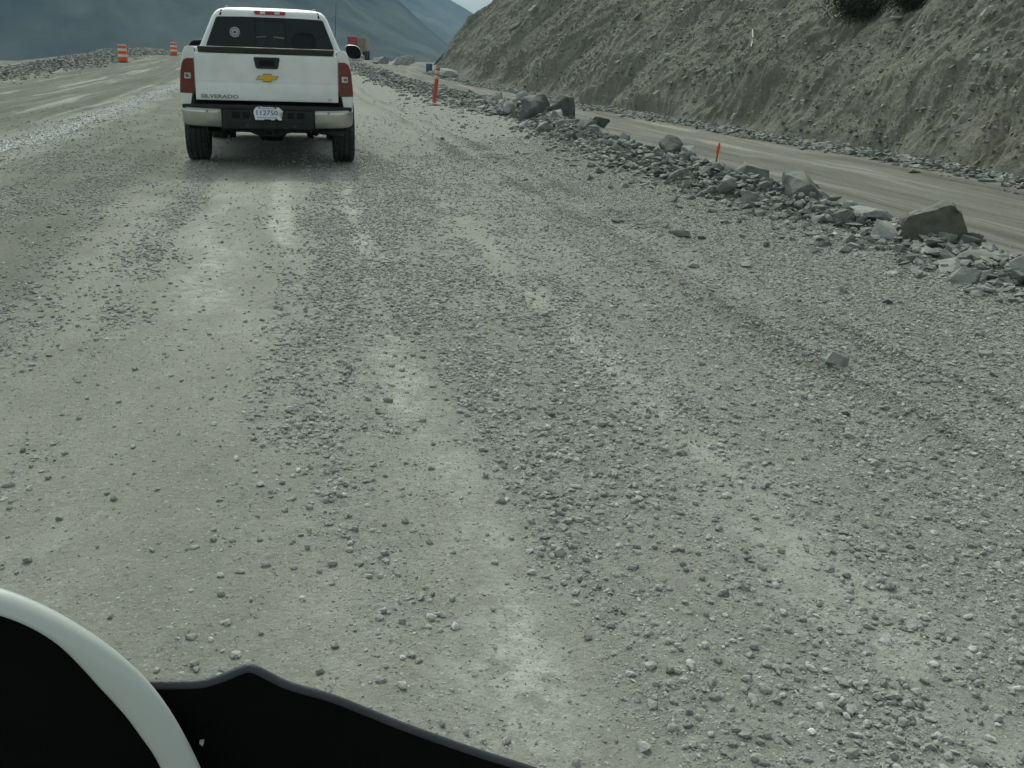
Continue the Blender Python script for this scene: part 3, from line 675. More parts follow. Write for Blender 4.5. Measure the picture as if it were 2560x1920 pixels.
def tufts():
    bm = bmesh.new(); r_ = random.Random(9); n = 0
    while n < 900:
        i = r_.randrange(len(Vb)); p = Vb[i]
        if p[2] < 1.2 or p[1] < 8: continue
        if fbm(np.array([p[0]*.6+p[2]]), np.array([p[1]*.5]), 3, 130)[0] < .12: continue
        n += 1
        for _ in range(7):
            d = Vector((r_.gauss(-.35, .4), r_.gauss(-.2, .4), r_.uniform(.3, 1))).normalized()*r_.uniform(.04, .13); u = Vector((r_.gauss(0, 1), r_.gauss(0, 1), 0)).normalized()*.012
            a = Vector(p)+Vector((r_.gauss(0, .05), r_.gauss(0, .05), 0)); bm.faces.new([bm.verts.new(a-u), bm.verts.new(a+u), bm.verts.new(a+d)])
    return bm
tag(bm_obj('sparse_grass', tufts(), simple('sparse_grass', (.105,.112,.060), .9, .3, 2)), 'thin olive grass growing in patches on the bank', 'grass', kind='stuff')

# ------------------------------------------------------------------ valley: river, mountains
bm = bmesh.new(); prism(bm, [(-900,548),(-420,552),(-260,556),(-150,562),(-128,570),(-150,578),(-260,584),(-420,588),(-900,600)], 'z', -8.4, -8.1)
tag(bm_obj('river', bm, simple('silty_river', (.62,.60,.54), .5, .05, .01)), kind='structure')
def mountain(name, label, az0, az1, r0, r1, hf, seed, c0, c1):
    az = np.radians(np.linspace(az0, az1, 260)); tt = np.linspace(0, 1, 90); A, T = np.meshgrid(az, tt, indexing='ij')
    R = r0 + (r1-r0)*T; h = hf(np.degrees(A))
    gx = A*r0/110.; n = 1-np.abs(fbm(gx*1.0+T*.6, T*1.6, 5, seed)); n2 = fbm(gx*4, T*7, 5, seed+7)
    Z = -11 + h*(T**1.15) + h*(.17*(n-.75)*1.6+.05*n2)*np.sin(pi*np.clip(T*1.0, 0, 1))**.7
    X = np.sin(A)*R; Y = np.cos(A)*R
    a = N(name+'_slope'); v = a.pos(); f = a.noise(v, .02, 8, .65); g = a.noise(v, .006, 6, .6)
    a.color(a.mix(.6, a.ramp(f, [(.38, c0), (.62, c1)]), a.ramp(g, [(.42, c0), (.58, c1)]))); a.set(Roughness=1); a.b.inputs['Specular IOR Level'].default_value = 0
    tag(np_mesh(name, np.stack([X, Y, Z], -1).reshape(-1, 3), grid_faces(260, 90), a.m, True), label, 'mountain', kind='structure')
def hA(a):    # near dark mountain: high on the left, its shoulder falling to the right
    return 11+1.35+np.interp(a, [-50,-20,-8,0,3.2,4.6,6.0,7.2,9,14], [330,330,280,170,112,86,68,44,10,-2])
def hB(a):
    return 12+np.interp(a, [-10,2,6,8.0,8.8,9.6,10.6,14,20,30], [420,330,200,138,116,100,78,60,50,40])
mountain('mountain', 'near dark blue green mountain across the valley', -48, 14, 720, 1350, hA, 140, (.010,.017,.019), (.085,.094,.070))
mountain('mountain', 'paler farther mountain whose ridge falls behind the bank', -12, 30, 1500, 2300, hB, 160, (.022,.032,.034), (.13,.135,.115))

# ------------------------------------------------------------------ haze
bm = bmesh.new(); box(bm, -3500, 1900, -60, 3300, -14, 520)
hz = bpy.data.materials.new('haze_air'); hz.use_nodes = True; t = hz.node_tree; t.nodes.remove(t.nodes['Principled BSDF'])
pv = t.nodes.new('ShaderNodeVolumePrincipled'); pv.inputs['Color'].default_value = (.44,.70,1.0,1); pv.inputs['Density'].default_value = .0002; pv.inputs['Anisotropy'].default_value = .0
t.links.new(pv.outputs[0], t.nodes['Material Output'].inputs['Volume'])
tag(bm_obj('haze', bm, hz), kind='stuff')
# dust hanging low over the valley road
bm = bmesh.new(); bmesh.ops.create_uvsphere(bm, u_segments=40, v_segments=20, radius=1)
dm_ = hz.copy(); dm_.name = 'valley_dust'; pv2 = [n_ for n_ in dm_.node_tree.nodes if n_.type == 'PRINCIPLED_VOLUME'][0]
pv2.inputs['Color'].default_value = (.82,.88,.88,1); pv2.inputs['Density'].default_value = .00022
o = bm_obj('dust', bm, dm_); o.scale = (330, 190, 30); o.location = (-60, 480, -6); tag(o, kind='stuff')

# ------------------------------------------------------------------ pickup truck
PAINT = simple('white_paint', (.74,.76,.76), .30, .02, 2, spec=.45, coat=.3, dust=.5, dustc=(.50,.49,.44))
BLACKP = simple('black_plastic', (.016,.018,.018), .55, .15, 8, dust=.18, dustc=(.10,.10,.09))
CAPP = simple('grey_black_trim', (.028,.026,.022), .5, .15, 5, dust=.5, dustc=(.055,.05,.042))
SEAM = simple('seam_black', (.006,.006,.006), .8)
CHROME = simple('dusty_chrome', (.50,.50,.46), .28, .08, 4, metal=.85, spec=.5, dust=.55, dustc=(.30,.295,.25))
GLASS = simple('tinted_glass', (.012,.017,.016), .06, .1, 3, spec=.35)
INNER = simple('cab_interior', (.03,.032,.032), .8)
RUBBER = simple('tyre_rubber', (.030,.032,.031), .85, .2, 20, dust=.8, dustc=(.11,.11,.098), bump=.004, bsc=90)
UNDER = simple('underbody', (.012,.012,.011), .9, .3, 6)
RUST = simple('rusty_pipe', (.055,.042,.032), .8, .3, 14)
STEEL = simple('bare_steel', (.30,.30,.29), .45, .1, 10, metal=.7)
def lens_mat(name, c, rough=.12):
    a = N(name); v = a.pos(obj=True); f = a.noise(v, 9, 3); wv = a.n('ShaderNodeTexWave'); wv.inputs['Scale'].default_value = 26; wv.bands_direction = 'Z'; a.l(v, wv.inputs[0])
    col = a.ramp(f, [(.3, tuple(x*.75 for x in c)), (.7, tuple(x*1.2 for x in c))]); a.color(col); a.set(Roughness=rough, Coat_Weight=.5); a.bump(wv.outputs[1], .002, .3); return a.m
REDL = lens_mat('red_lens', (.155,.019,.005)); CLEARL = lens_mat('clear_lens', (.50,.50,.46)); BREDL = lens_mat('brake_lens', (.33,.018,.012))
GOLD = simple('gold_emblem', (.62,.36,.035), .3, .08, 10, metal=.35, spec=.5, dust=.2, dustc=(.4,.3,.1))
DECAL = simple('white_decal', (.75,.76,.74), .5)
BADGE = simple('badge_grey', (.10,.10,.095), .35, .1, 10, metal=.4)
LETTER = simple('badge_silver', (.20,.20,.19), .4, .1, 10, metal=.3)
PLATEW = simple('plate_white', (.72,.75,.78), .5, .03, 10)
PLATEB = simple('plate_blue', (.030,.050,.16), .5)

TR = thing('pickup_truck', 'dusty white pickup truck driving ahead, seen from behind', 'pickup truck', (-.158, 12.95, gz1(-.16, 13.9)-.01), radians(-1.0))
GR = lambda y0, y1: np.linspace(y0, y1, 2)
# --- cargo bed: two side walls with wheel arches, floor, inner walls
def bed_side(s):
    bm = bmesh.new(); loops = []
    ys = [.085, .11, .2, .35, .55, .66, .72, .8, .9, 1.0, 1.1, 1.2, 1.3, 1.4, 1.5, 1.58, 1.64, 1.8, 2.0, 2.06]
    for y in ys:
        zb = .575 if y > .3 else .60
        dy = abs(y-1.12)
        if dy < .49: zb = max(zb, .42+sqrt(.49**2-dy**2))
        rear = .012 if y < .1 else 0
        fl = .018*math.exp(-((y-1.12)/.5)**2)       # slight fender flare
        P = [(.833, 1.360), (.843, 1.392), (.895, 1.398), (.925, 1.385), (.952, 1.335), (.972, 1.25), (.988, 1.12), (1.000+fl*.5, .98), (1.003+fl, max(.84, zb+.005)), (.995+fl, max(.70, zb+.003)), (.980+fl, zb), (.93, zb+.002), (.88, max(zb+.004, .86)), (.833, max(zb+.02, .95))]
        loops.append([(s*(x-rear), y, z) for x, z in P])
    loft(bm, loops); return bm
for s in (-1, 1): bm_obj('bed_side', bed_side(s), PAINT, TR, bevel=0, smooth=False)
for o in list(TR.children):
    if o.name.startswith('bed_side'):
        for p in o.data.polygons: p.use_smooth = len(p.vertices) == 4
bm = bmesh.new(); box(bm, -.845, .845, .14, 2.02, .84, .87); box(bm, -.845, .845, 1.99, 2.03, .872, 1.34); bm_obj('bed_floor', bm, BLACKP, TR)
# --- tailgate
tg = bmesh.new()
pr = [(.150,.795),(.062,.795),(.056,.83),(.058,.96),(.064,.985),(.064,1.01),(.060,1.03),(.058,1.30),(.066,1.328),(.150,1.328)]
prism(tg, pr, 'x', -.826, .826)
tgo = bm_obj('tailgate', tg, PAINT, TR, bevel=.008, seg=3)
bm = bmesh.new(); loft(bm, [[(-.765,.058,1.331),(.765,.058,1.331),(.78,.150,1.331),(-.78,.150,1.331)], [(-.782,.046,1.392),(.782,.046,1.392),(.79,.150,1.392),(-.79,.150,1.392)], [(-.780,.060,1.402),(.780,.060,1.402),(.785,.150,1.402),(-.785,.150,1.402)]])
bm_obj('top_cap', bm, CAPP, tgo, bevel=.006)
bm = bmesh.new(); prism(bm, [(-.142,1.295),(.142,1.295),(.150,1.282),(.130,1.182),(.112,1.165),(-.112,1.165),(-.130,1.182),(-.150,1.282)], 'y', .042, .066); hd = bm_obj('handle', bm, BLACKP, tgo, bevel=.006)
bm = bmesh.new(); box(bm, -.088, .088, .036, .0405, 1.195, 1.262); bm_obj('latch_pull', bm, SEAM, hd, bevel=.003)
def bowtie(w, h, c=(0, 0), sk=.23):
    P = [(-.5,-.22),(-.5+sk*.55,.24),(-.19,.24),(-.165,.5),(.20,.5),(.185,.24),(.5,.24),(.5-sk*.55,-.24),(.19,-.24),(.165,-.5),(-.20,-.5),(-.185,-.24),(-.49,-.24)]
    return [(c[0]+x*w, c[1]+z*h) for x, z in P]
bm = bmesh.new(); prism(bm, bowtie(.262, .093, (0, 1.062)), 'y', .048, .062); em = bm_obj('emblem', bm, BADGE, tgo, bevel=.002)
bm = bmesh.new(); prism(bm, bowtie(.246, .078, (0, 1.062)), 'y', .0445, .0475); bm_obj('emblem_face', bm, GOLD, em)
text_obj('lettering', 'SILVERADO', .056, LETTER, tgo, (-.555, .0535, .838), width=.43, ext=.0025, bold=.0016)
text_obj('lettering', 'LT', .030, LETTER, tgo, (.725, .0535, .826), width=.05, ext=.0025, bold=.001)
# dark gap lines either side of the tailgate
for s in (-1, 1):
    bm = bmesh.new(); box(bm, s*.832-.016, s*.832+.016, .112, .14, .80, 1.37); bm_obj('gap_seal', bm, SEAM, TR)
# --- tail lamps
def tail_lamp(s):
    L = [(.834, 1.262), (.905, 1.262), (.945, 1.245), (.968, 1.20), (.985, 1.12), (.998, 1.0), (1.004, .90), (1.004, .868), (.834, .868)]
    bm = bmesh.new(); n = len(L)
    a = [(s*x, .064+max(0, x-.93)*.35, z) for x, z in L]; b = [(s*min(x, 1.006), .20+max(0, x-.93)*1.2, z) for x, z in L]; c = [(s*(x*.985+.012), .054+max(0, x-.93)*.40, z*.97+.032) for x, z in L]
    loft(bm, [c, a, b]); o = bm_obj('tail_lamp', bm, REDL, TR, bevel=.006, seg=2)
    bm = bmesh.new(); box(bm, s*.905-.036, s*.905+.036, .0445, .053, 1.032, 1.098); q = bm_obj('reverse_lens', bm, CLEARL, o, bevel=.004)
    bm = bmesh.new(); lathe(bm, [(.0, .042), (.017, .0425), (.019, .0445)], 'y', 16, (s*.912, 0, 1.065)); bm_obj('bulb_socket', bm, BADGE, q)
    return o
for s in (-1, 1): tail_lamp(s)
# --- rear bumper
bm = bmesh.new(); loft(bm, [[(-.985,.02,.745),(-.985,.20,.745),(-.985,.20,.71),(-.985,.03,.70)], [(-.55,-.035,.748),(-.55,.14,.75),(-.55,.14,.66),(-.55,-.03,.70)], [(.55,-.035,.748),(.55,.14,.75),(.55,.14,.66),(.55,-.03,.70)], [(.985,.02,.745),(.985,.20,.745),(.985,.20,.71),(.985,.03,.70)]])
rb = bm_obj('rear_bumper', bm, BLACKP, TR, bevel=.008)
def chrome_end(s):
    bm = bmesh.new(); loops = []
    for x, yy, zt, zb in ((.545, -.03, .700, .488), (.72, -.026, .703, .494), (.88, -.008, .708, .502), (.955, .025, .712, .512), (.995, .09, .716, .535), (1.004, .20, .718, .565)):
        loops.append([(s*x, yy, zt), (s*x, yy+.004, zt-.05), (s*x, yy+.012, (zt+zb)/2-.02), (s*x*.998, yy+.03, zb+.015), (s*x*.995, yy+.05, zb), (s*x*.985, yy+.07, zb+.01), (s*x*.975, yy+.05, zt)])
    loft(bm, loops); o = bm_obj('bumper_end', bm, CHROME, rb, smooth=True)
    bm = bmesh.new(); lathe(bm, [(0, -.043), (.011, -.0415), (.013, -.03)], 'y', 14, (s*.705, .0, .676)); bm_obj('bolt', bm, STEEL, o, smooth=True)
for s in (-1, 1): chrome_end(s)
bm = bmesh.new()
loft(bm, [[(-.54,-.022,.698),(.54,-.022,.698),(.54,.10,.698),(-.54,.10,.698)], [(-.535,-.016,.56),(.535,-.016,.56),(.535,.10,.56),(-.535,.10,.56)], [(-.53,-.006,.475),(.53,-.006,.475),(.53,.10,.475),(-.53,.10,.475)]])
bm_obj('bumper_centre', bm, BLACKP, rb, bevel=.012)
for x0, x1 in ((-.42,-.33), (-.30,-.22), (.22,.30), (.33,.42)):
    bm = bmesh.new(); box(bm, x0, x1, -.030, -.0235, .60, .672); bm_obj('recess_shade', bm, SEAM, rb, bevel=.004)  # raised black pads stand in for the shade of bumper recesses
bm = bmesh.new(); box(bm, -.43, .43, -.030, -.0195, .548, .566); bm_obj('lip', bm, BLACKP, rb, bevel=.004)
for x in (-.25, .30):
    bm = bmesh.new(); lathe(bm, [(.016,-.028),(.028,-.03),(.028,-.008),(.016,-.008)], 'y', 18, (x, 0, .515)); bm_obj('tow_ring', bm, CAPP, rb, smooth=True)
bm = bmesh.new(); lo = [(-.055,.395),(.055,.395),(.055,.475),(-.055,.475)]; li = [(-.034,.414),(.034,.414),(.034,.456),(-.034,.456)]
loft(bm, [[(x,.30,z) for x,z in lo], [(x,-.01,z) for x,z in lo], [(x,-.012,z) for x,z in li], [(x,.2,z) for x,z in li]]); bm_obj('hitch_receiver', bm, UNDER, rb)
bm = bmesh.new(); loft(bm, [[(-.52,y,.455),(-.22,y,.43),(-.10,y,.385),(.10,y,.385),(.24,y,.43),(.52,y,.455),(.52,y,.482),(-.52,y,.482)] for y in (.06,.12)]); bm_obj('hitch_beam', bm, UNDER, rb)
# --- licence plate in the shape of a walking polar bear
bear = [(-.155,.585),(-.163,.63),(-.172,.66),(-.168,.695),(-.150,.72),(-.125,.735),(-.09,.738),(-.05,.733),(-.01,.731),(.03,.735),(.06,.731),(.085,.725),(.10,.730),(.108,.737),(.118,.731),(.135,.722),(.150,.706),(.170,.692),(.172,.682),(.160,.676),(.150,.668),(.128,.668),(.118,.660),(.112,.645),(.128,.625),(.142,.606),(.160,.592),(.150,.584),(.118,.584),(.100,.600),(.075,.598),(.066,.584),(.035,.584),(.02,.592),(-.02,.596),(-.05,.592),(-.058,.584),(-.098,.584),(-.105,.594),(-.118,.594),(-.124,.584)]
bm = bmesh.new(); prism(bm, bear, 'y', -.046, -.042); bmesh.ops.triangulate(bm, faces=[f for f in bm.faces if len(f.verts) > 4]); pl = bm_obj('licence_plate', bm, PLATEW, TR)
text_obj('lettering', '112750', .098, PLATEB, pl, (-.022, -.0475, .664), width=.245, ext=.0012, bold=.0006).scale.y = .80
text_obj('lettering', "EXPLORE CANADA'S ARCTIC", .017, PLATEB, pl, (-.02, -.0475, .715), width=.19, ext=.0012)
text_obj('lettering', 'NORTHWEST TERRITORIES', .017, PLATEB, pl, (-.015, -.0475, .611), width=.22, ext=.0012)
for x, z in ((-.105, .727), (.085, .719)):
    bm = bmesh.new(); lathe(bm, [(0,-.051),(.007,-.0505),(.008,-.045)], 'y', 10, (x, 0, z)); bm_obj('bolt', bm, UNDER, pl)
bm = bmesh.new(); box(bm, -.17, .17, -.041, -.02, .57, .70); bm_obj('plate_bracket', bm, UNDER, rb)
# --- cab
def rrect(w, y0, y1, z, r, n=5):
    pts = []
    for cx, cy, a0 in ((w-r, y1-r, 0), (-w+r, y1-r, 90), (-w+r, y0+r, 180), (w-r, y0+r, 270)):
        for k in range(n+1):
            a = radians(a0+90*k/n); pts.append((cx+r*cos(a), cy+r*sin(a), z))
    return pts
CT = [(.56,.955,2.10,4.55,.04),(.70,.985,2.09,4.6,.05),(.95,1.0,2.08,4.62,.06),(1.20,.995,2.08,4.62,.07),(1.33,.975,2.085,4.6,.07),(1.395,.945,2.10,4.52,.07),(1.43,.925,2.112,4.46,.07),(1.80,.768,2.245,3.84,.075),(1.86,.728,2.275,3.74,.09),(1.895,.685,2.31,3.64,.12),(1.918,.60,2.38,3.52,.16),(1.932,.45,2.5,3.38,.2),(1.938,.25,2.65,3.2,.2)]
def cab_at(z):
    zs = [c[0] for c in CT]; return [float(np.interp(z, zs, [c[k] for c in CT])) for k in (1, 2, 3, 4)]
bm = bmesh.new(); loft(bm, [rrect(w_, a, b, z, r) for z, w_, a, b, r in CT]); cab = bm_obj('cab', bm, PAINT, TR, smooth=True)
def pane(name, pts, off, mat, parent, th=.004, axis='rear'):
    """thin pane on the cab's rear (x,z) or side (y,z) surface, standing 'off' proud"""
    bm = bmesh.new(); A = []; B = []
    for p in pts:
        if axis == 'rear': y = cab_at(p[1])[1]; A.append((p[0], y-off-th, p[1])); B.append((p[0], y-off+.02, p[1]))
        elif axis == 'front': y = cab_at(p[1])[2]; A.append((p[0], y+off+th, p[1])); B.append((p[0], y+off-.02, p[1]))
        else: x = cab_at(p[1])[0]; A.append((axis*(x+off+th), p[0], p[1])); B.append((axis*(x+off-.02), p[0], p[1]))
    loft(bm, [A, B]); return bm_obj(name, bm, mat, parent)
def rnd_poly(P, r=.03, n=4):
    out = []; m = len(P)
    for i in range(m):
        p = Vector(P[i]); a = (Vector(P[i-1])-p).normalized()*r; b = (Vector(P[(i+1) % m])-p).normalized()*r
        for k in range(n+1):
            t = k/n; out.append(tuple((p+a)*(1-t)**2 + p*2*t*(1-t) + (p+b)*t*t))
    return out
wl = rnd_poly([(-.852,1.405),(.852,1.405),(.705,1.792),(.35,1.802),(-.35,1.802),(-.705,1.792)], .03)
rw = pane('rear_window', wl, .003, GLASS, cab)
pane('slider_frame', [(-.205,1.425),(-.195,1.425),(-.195,1.765),(-.205,1.765)], .008, SEAM, rw); pane('slider_frame', [(.195,1.425),(.205,1.425),(.205,1.765),(.195,1.765)], .008, SEAM, rw)
pane('slider_frame', [(-.194,1.757),(.194,1.757),(.194,1.765),(-.194,1.765)], .008, SEAM, rw)
HAZEG = simple('painted_window_reflection', (.018,.024,.023), .12)  # reflection on the slider pane put into its paler colour
pane('slider_pane', [(-.19,1.43),(.19,1.43),(.19,1.75),(-.19,1.75)], .0055, HAZEG, rw)
pane('headrest_shape', rnd_poly([(.26,1.42),(.62,1.42),(.60,1.56),(.54,1.63),(.36,1.63),(.28,1.56)], .06), .0055, simple('headrest_dark', (.006,.007,.007), .1), rw)
pane('seat_highlight', [(-.19,1.535),(-.06,1.545),(-.06,1.56),(-.19,1.55)], .0105, simple('painted_highlight', (.10,.115,.11), .3), rw)  # highlights inside the cab painted as paler strips on the glass
pane('seat_highlight', [(.04,1.545),(.185,1.53),(.185,1.545),(.04,1.56)], .0105, simple('painted_highlight', (.16,.18,.17), .3), rw)
# round sticker: ring of flames round a small bowtie
bm = bmesh.new(); cx, cz = -.468, 1.598
def ringquad(r0, r1, a0, a1, n=6):
    for k in range(n):
        b0 = a0+(a1-a0)*k/n; b1 = a0+(a1-a0)*(k+1)/n
        q_ = [(r0, b0), (r1, b0), (r1, b1), (r0, b1)]
        vs = []
        for r, b in q_:
            z = cz+r*sin(b); vs.append(bm.verts.new((cx+r*cos(b), cab_at(z)[1]-.011, z)))
        bm.faces.new(vs)
ringquad(.055, .066, 0, 2*pi, 40)
for k in range(12):
    a = 2*pi*k/12+.12; P = [(.020, a-.35), (.050, a-.10), (.080 if k % 3 == 1 else .056, a+.02), (.046, a+.16), (.030, a+.32)]
    vs = []
    for r, b in P:
        z = cz+r*sin(b); vs.append(bm.verts.new((cx+r*cos(b), cab_at(z)[1]-.0108, z)))
    bm.faces.new(vs)
ringquad(.0, .030, 0, 2*pi, 24) if False else None
P = [(-.04,-.02),(.04,-.02),(.04,.02),(-.04,.02)]
vs = [bm.verts.new((cx+x, cab_at(cz+z)[1]-.0112, cz+z)) for x, z in P]; bm.faces.new(vs)
ex = bmesh.ops.solidify(bm, geom=list(bm.faces), thickness=.001)
st = bm_obj('sticker', bm, DECAL, rw)
bm = bmesh.new(); A = []; B = []
for x, z in bowtie(.062, .024, (cx, cz)): y = cab_at(z)[1]; A.append((x, y-.0135, z)); B.append((x, y-.0120, z))
loft(bm, [A, B]); bm_obj('sticker_mark', bm, SEAM, st)
# third brake lamp with two clear cargo lamps
b3 = pane('brake_lamp', rnd_poly([(-.215,1.868),(-.19,1.838),(.19,1.838),(.215,1.868),(.20,1.885),(-.20,1.885)], .012), .004, BREDL, cab, .012)
for s in (-1, 1): pane('cargo_lens', [(s*.095-.034,1.843),(s*.095+.034,1.843),(s*.095+.034,1.882),(s*.095-.034,1.882)], .0175, CLEARL, b3, .003)
for s in (-1, 1):
    pane('roof_seam', [(s*.655-.012,1.812),(s*.655+.012,1.812),(s*.640+.010,1.884),(s*.640-.010,1.884)], .002, SEAM, cab)
    bm = bmesh.new(); lathe(bm, [(.03,1.925),(.028,1.94),(.016,1.953),(0,1.956)], 'z', 14, (s*.6, 2.75, -.005)); bm_obj('clearance_lamp', bm, STEEL, cab, smooth=True)
    for nm, ys in (('side_window', (2.36, 3.12)), ('side_window', (3.2, 4.12))):
        y0, y1 = ys; top = 1.79
        pane(nm, rnd_poly([(y0-.1 if y0 < 3 else y0, 1.42), (y1+.16 if y0 > 3 else y1, 1.42), (y1-.42 if y0 > 3 else y1, top), (y0+.04, top)], .04), .003, GLASS, cab, axis=s)
        bm = bmesh.new(); box(bm, s*1.003-.012, s*1.003+.012, y0+.05, y0+.27, 1.16, 1.19); bm_obj('door_handle', bm, PAINT, cab, bevel=.005)
    for yy in (2.25, 3.16, 4.3):
        bm = bmesh.new(); box(bm, s*.9985-.003, s*.9985+.003, yy-.004, yy+.004, .72, 1.27); bm_obj('door_seam', bm, SEAM, cab)
    bm = bmesh.new(); tube(bm, [(s*1.01,2.3,.50),(s*1.04,2.6,.47),(s*1.04,4.2,.47),(s*1.01,4.45,.50)], .04, 10); bm_obj('side_step', bm, BLACKP, TR, smooth=True)
pane('windscreen', rnd_poly([(-.85,1.44),(.85,1.44),(.70,1.83),(-.70,1.83)], .05), .003, GLASS, cab, axis='front')
# --- bonnet and front
bm = bmesh.new(); loft(bm, [[(-.99,y,.60),(.99,y,.60),(.99,y,zt-.22),(.93,y,zt-.05),(.6,y,zt),(-.6,y,zt),(-.93,y,zt-.05),(-.99,y,zt-.22)] for y, zt in ((4.52,1.34),(5.2,1.30),(5.62,1.22),(5.72,1.12))])
bn = bm_obj('bonnet', bm, PAINT, TR, bevel=.03)
bm = bmesh.new(); box(bm, -.98, .98, 5.725, 5.86, .52, .74); bm_obj('front_bumper', bm, CHROME, TR, bevel=.03)
bm = bmesh.new(); box(bm, -.55, .55, 5.725, 5.76, .76, 1.08); bm_obj('grille', bm, BLACKP, TR, bevel=.02)
for s in (-1, 1):
    bm = bmesh.new(); box(bm, s*.76-.19, s*.76+.19, 5.725, 5.765, .80, 1.06); bm_obj('headlight', bm, CLEARL, TR, bevel=.02)
    # mirrors
    m_ = thing('x', None, None); bpy.data.objects.remove(m_)
    zc = 1.395
    P = []
    for k in range(28):
        a = 2*pi*k/28; ca, sa_ = cos(a), sin(a); e = .75
        P.append((abs(ca)**e*(1 if ca > 0 else -1), abs(sa_)**e*(1 if sa_ > 0 else -1)))
    bm = bmesh.new(); loft(bm, [[(s*((1.20 if s > 0 else 1.13)+u*.118*k), yy, zc+v*.098*k - .03*u*abs(u)) for u, v in P] for yy, k in ((3.93, .98), (3.95, 1.06), (4.02, 1.04), (4.10, .75), (4.13, .35))])
    mr = bm_obj('door_mirror', bm, CHROME if s > 0 else BLACKP, TR, smooth=True)
    bm = bmesh.new(); loft(bm, [[(s*((1.20 if s > 0 else 1.13)+u*.114*k), yy, zc+v*.094*k - .03*u*abs(u)) for u, v in P] for yy, k in ((3.922, .97), (3.929, 1.0))]); bm_obj('mirror_glass', bm, SEAM, mr)
    bm = bmesh.new(); loft(bm, [[(s*.93,4.0,1.30),(s*.93,4.08,1.30),(s*.93,4.08,1.37),(s*.93,4.0,1.37)], [(s*1.13,3.98,1.34),(s*1.13,4.06,1.34),(s*1.13,4.06,1.41),(s*1.13,3.98,1.41)]]); bm_obj('mirror_arm', bm, BLACKP, mr)
bm = bmesh.new(); tube(bm, [(.93,4.62,1.25),(.95,4.60,1.7),(.97,4.56,2.12)], [.006,.0045,.003], 6); bm_obj('antenna', bm, BLACKP, TR)
# --- wheels
def wheel_tyre():
    R, W = .402, .132
    prof = [(.235,-W*.80),(.30,-W*1.0),(.355,-W*1.03),(.385,-W*.95),(.397,-W*.82)]
    for c in (-.48, 0, .48):
        prof += [(R, W*(c-.20)), (R, W*(c-.07)), (R-.014, W*(c-.055)), (R-.014, W*(c+.055)), (R, W*(c+.07)), (R, W*(c+.20))]
    prof += [(.397, W*.82),(.385, W*.95),(.355, W*1.03),(.30, W*1.0),(.235, W*.80)]
    bm = bmesh.new(); n = 90
    rings = []
    for i, (r, t) in enumerate(prof):
        ring = []
        for k in range(n):
            a = 2*pi*k/n; rr_ = r
            if abs(t) > W*.42 and r > .39 and k % 3 == 0: rr_ = r-.010     # shoulder lugs
            ring.append(bm.verts.new((t, rr_*cos(a), rr_*sin(a))))
        rings.append(ring)
    for a, b in zip(rings, rings[1:]):
        for k in range(n): bm.faces.new([a[k], a[(k+1) % n], b[(k+1) % n], b[k]])
    return bm
first = None
for s in (-1, 1):
    for yy in (1.12, 4.78):
        wh = bpy.data.objects.new('wheel', None); COL.objects.link(wh); wh.parent = TR; wh.location = (s*.915, yy, .402)
        if first is None:
            ty = bm_obj('tyre', wheel_tyre(), RUBBER, wh); bm = bmesh.new()
            lathe(bm, [(.0,.07),(.06,.075),(.08,.05),(.20,.045),(.235,.10),(.240,.10),(.236,-.10),(.0,-.10)], 'x', 36); ri = bm_obj('rim', bm, STEEL, wh, smooth=True); first = (ty, ri)
        else:
            for o in first:
                c = o.copy(); COL.objects.link(c); c.parent = wh
        if s < 0: wh.rotation_euler = (0, 0, pi)
# --- underbody
bm = bmesh.new(); box(bm, -.50, -.40, .12, 5.3, .52, .66); box(bm, .40, .50, .12, 5.3, .52, .66); box(bm, -.40, .40, 2.0, 2.1, .55, .64); box(bm, -.92, .92, 2.1, 4.5, .50, .555); box(bm, -.84, .84, .36, 2.095, .70, .74); box(bm, -.9, .9, 4.505, 5.6, .50, .55); box(bm, -.85, .85, 5.45, 5.5, .26, .495)  # frame rails, plus pans and a front valance added to block light underneath
bm_obj('chassis_frame', bm, UNDER, TR)
bm = bmesh.new(); tube(bm, [(-.80,1.12,.402),(-.2,1.12,.402),(-.12,1.12,.402),(.12,1.12,.402),(.2,1.12,.402),(.80,1.12,.402)], [.045,.045,.15,.15,.045,.045], 14); bm_obj('rear_axle', bm, UNDER, TR, smooth=True)
for s in (-1, 1):
    bm = bmesh.new(); tube(bm, [(s*.56,.15,.50),(s*.56,.6,.44),(s*.56,1.12,.37),(s*.56,1.7,.43),(s*.56,2.1,.52)], [.03,.035,.05,.035,.03], 8); bm_obj('leaf_spring', bm, UNDER, TR)
    bm = bmesh.new(); tube(bm, [(s*.48,1.02,.34),(s*.44,.90,.66)], .035, 10); box(bm, s*.49-.04, s*.49+.04, 1.0, 1.1, .30, .40); bm_obj('shock_absorber', bm, UNDER, TR)
    bm = bmesh.new(); lathe(bm, [(0,0),(.02,.0),(.02,.03),(0,.03)], 'y', 10, (s*.50, .955, .40)); bm_obj('shock_bolt', bm, STEEL, TR)
    bm = bmesh.new(); box(bm, s*.83-.10, s*.83+.10, .20, .235, .455, .56); bm_obj('inner_valance', bm, UNDER, TR)
bm = bmesh.new(); tube(bm, [(.55,.9,.44),(.62,.55,.425),(.78,.42,.42),(.90,.40,.43)], .038, 12); bm_obj('exhaust_pipe', bm, RUST, TR, smooth=True)
bm = bmesh.new(); tube(bm, [(0,1.25,.42),(0,2.6,.46)], .04, 10); tube(bm, [(.35,1.6,.5),(.3,3.,.48)], .10, 12); bm_obj('drive_shaft', bm, UNDER, TR)
bm = bmesh.new(); tube(bm, [(-.3,.35,.60),(.3,.35,.60)], .30, 20); bm.verts.ensure_lookup_table()
for v in bm.verts: v.co.z = .64+(v.co.z-.60)*.45
bm_obj('spare_wheel', bm, UNDER, TR)

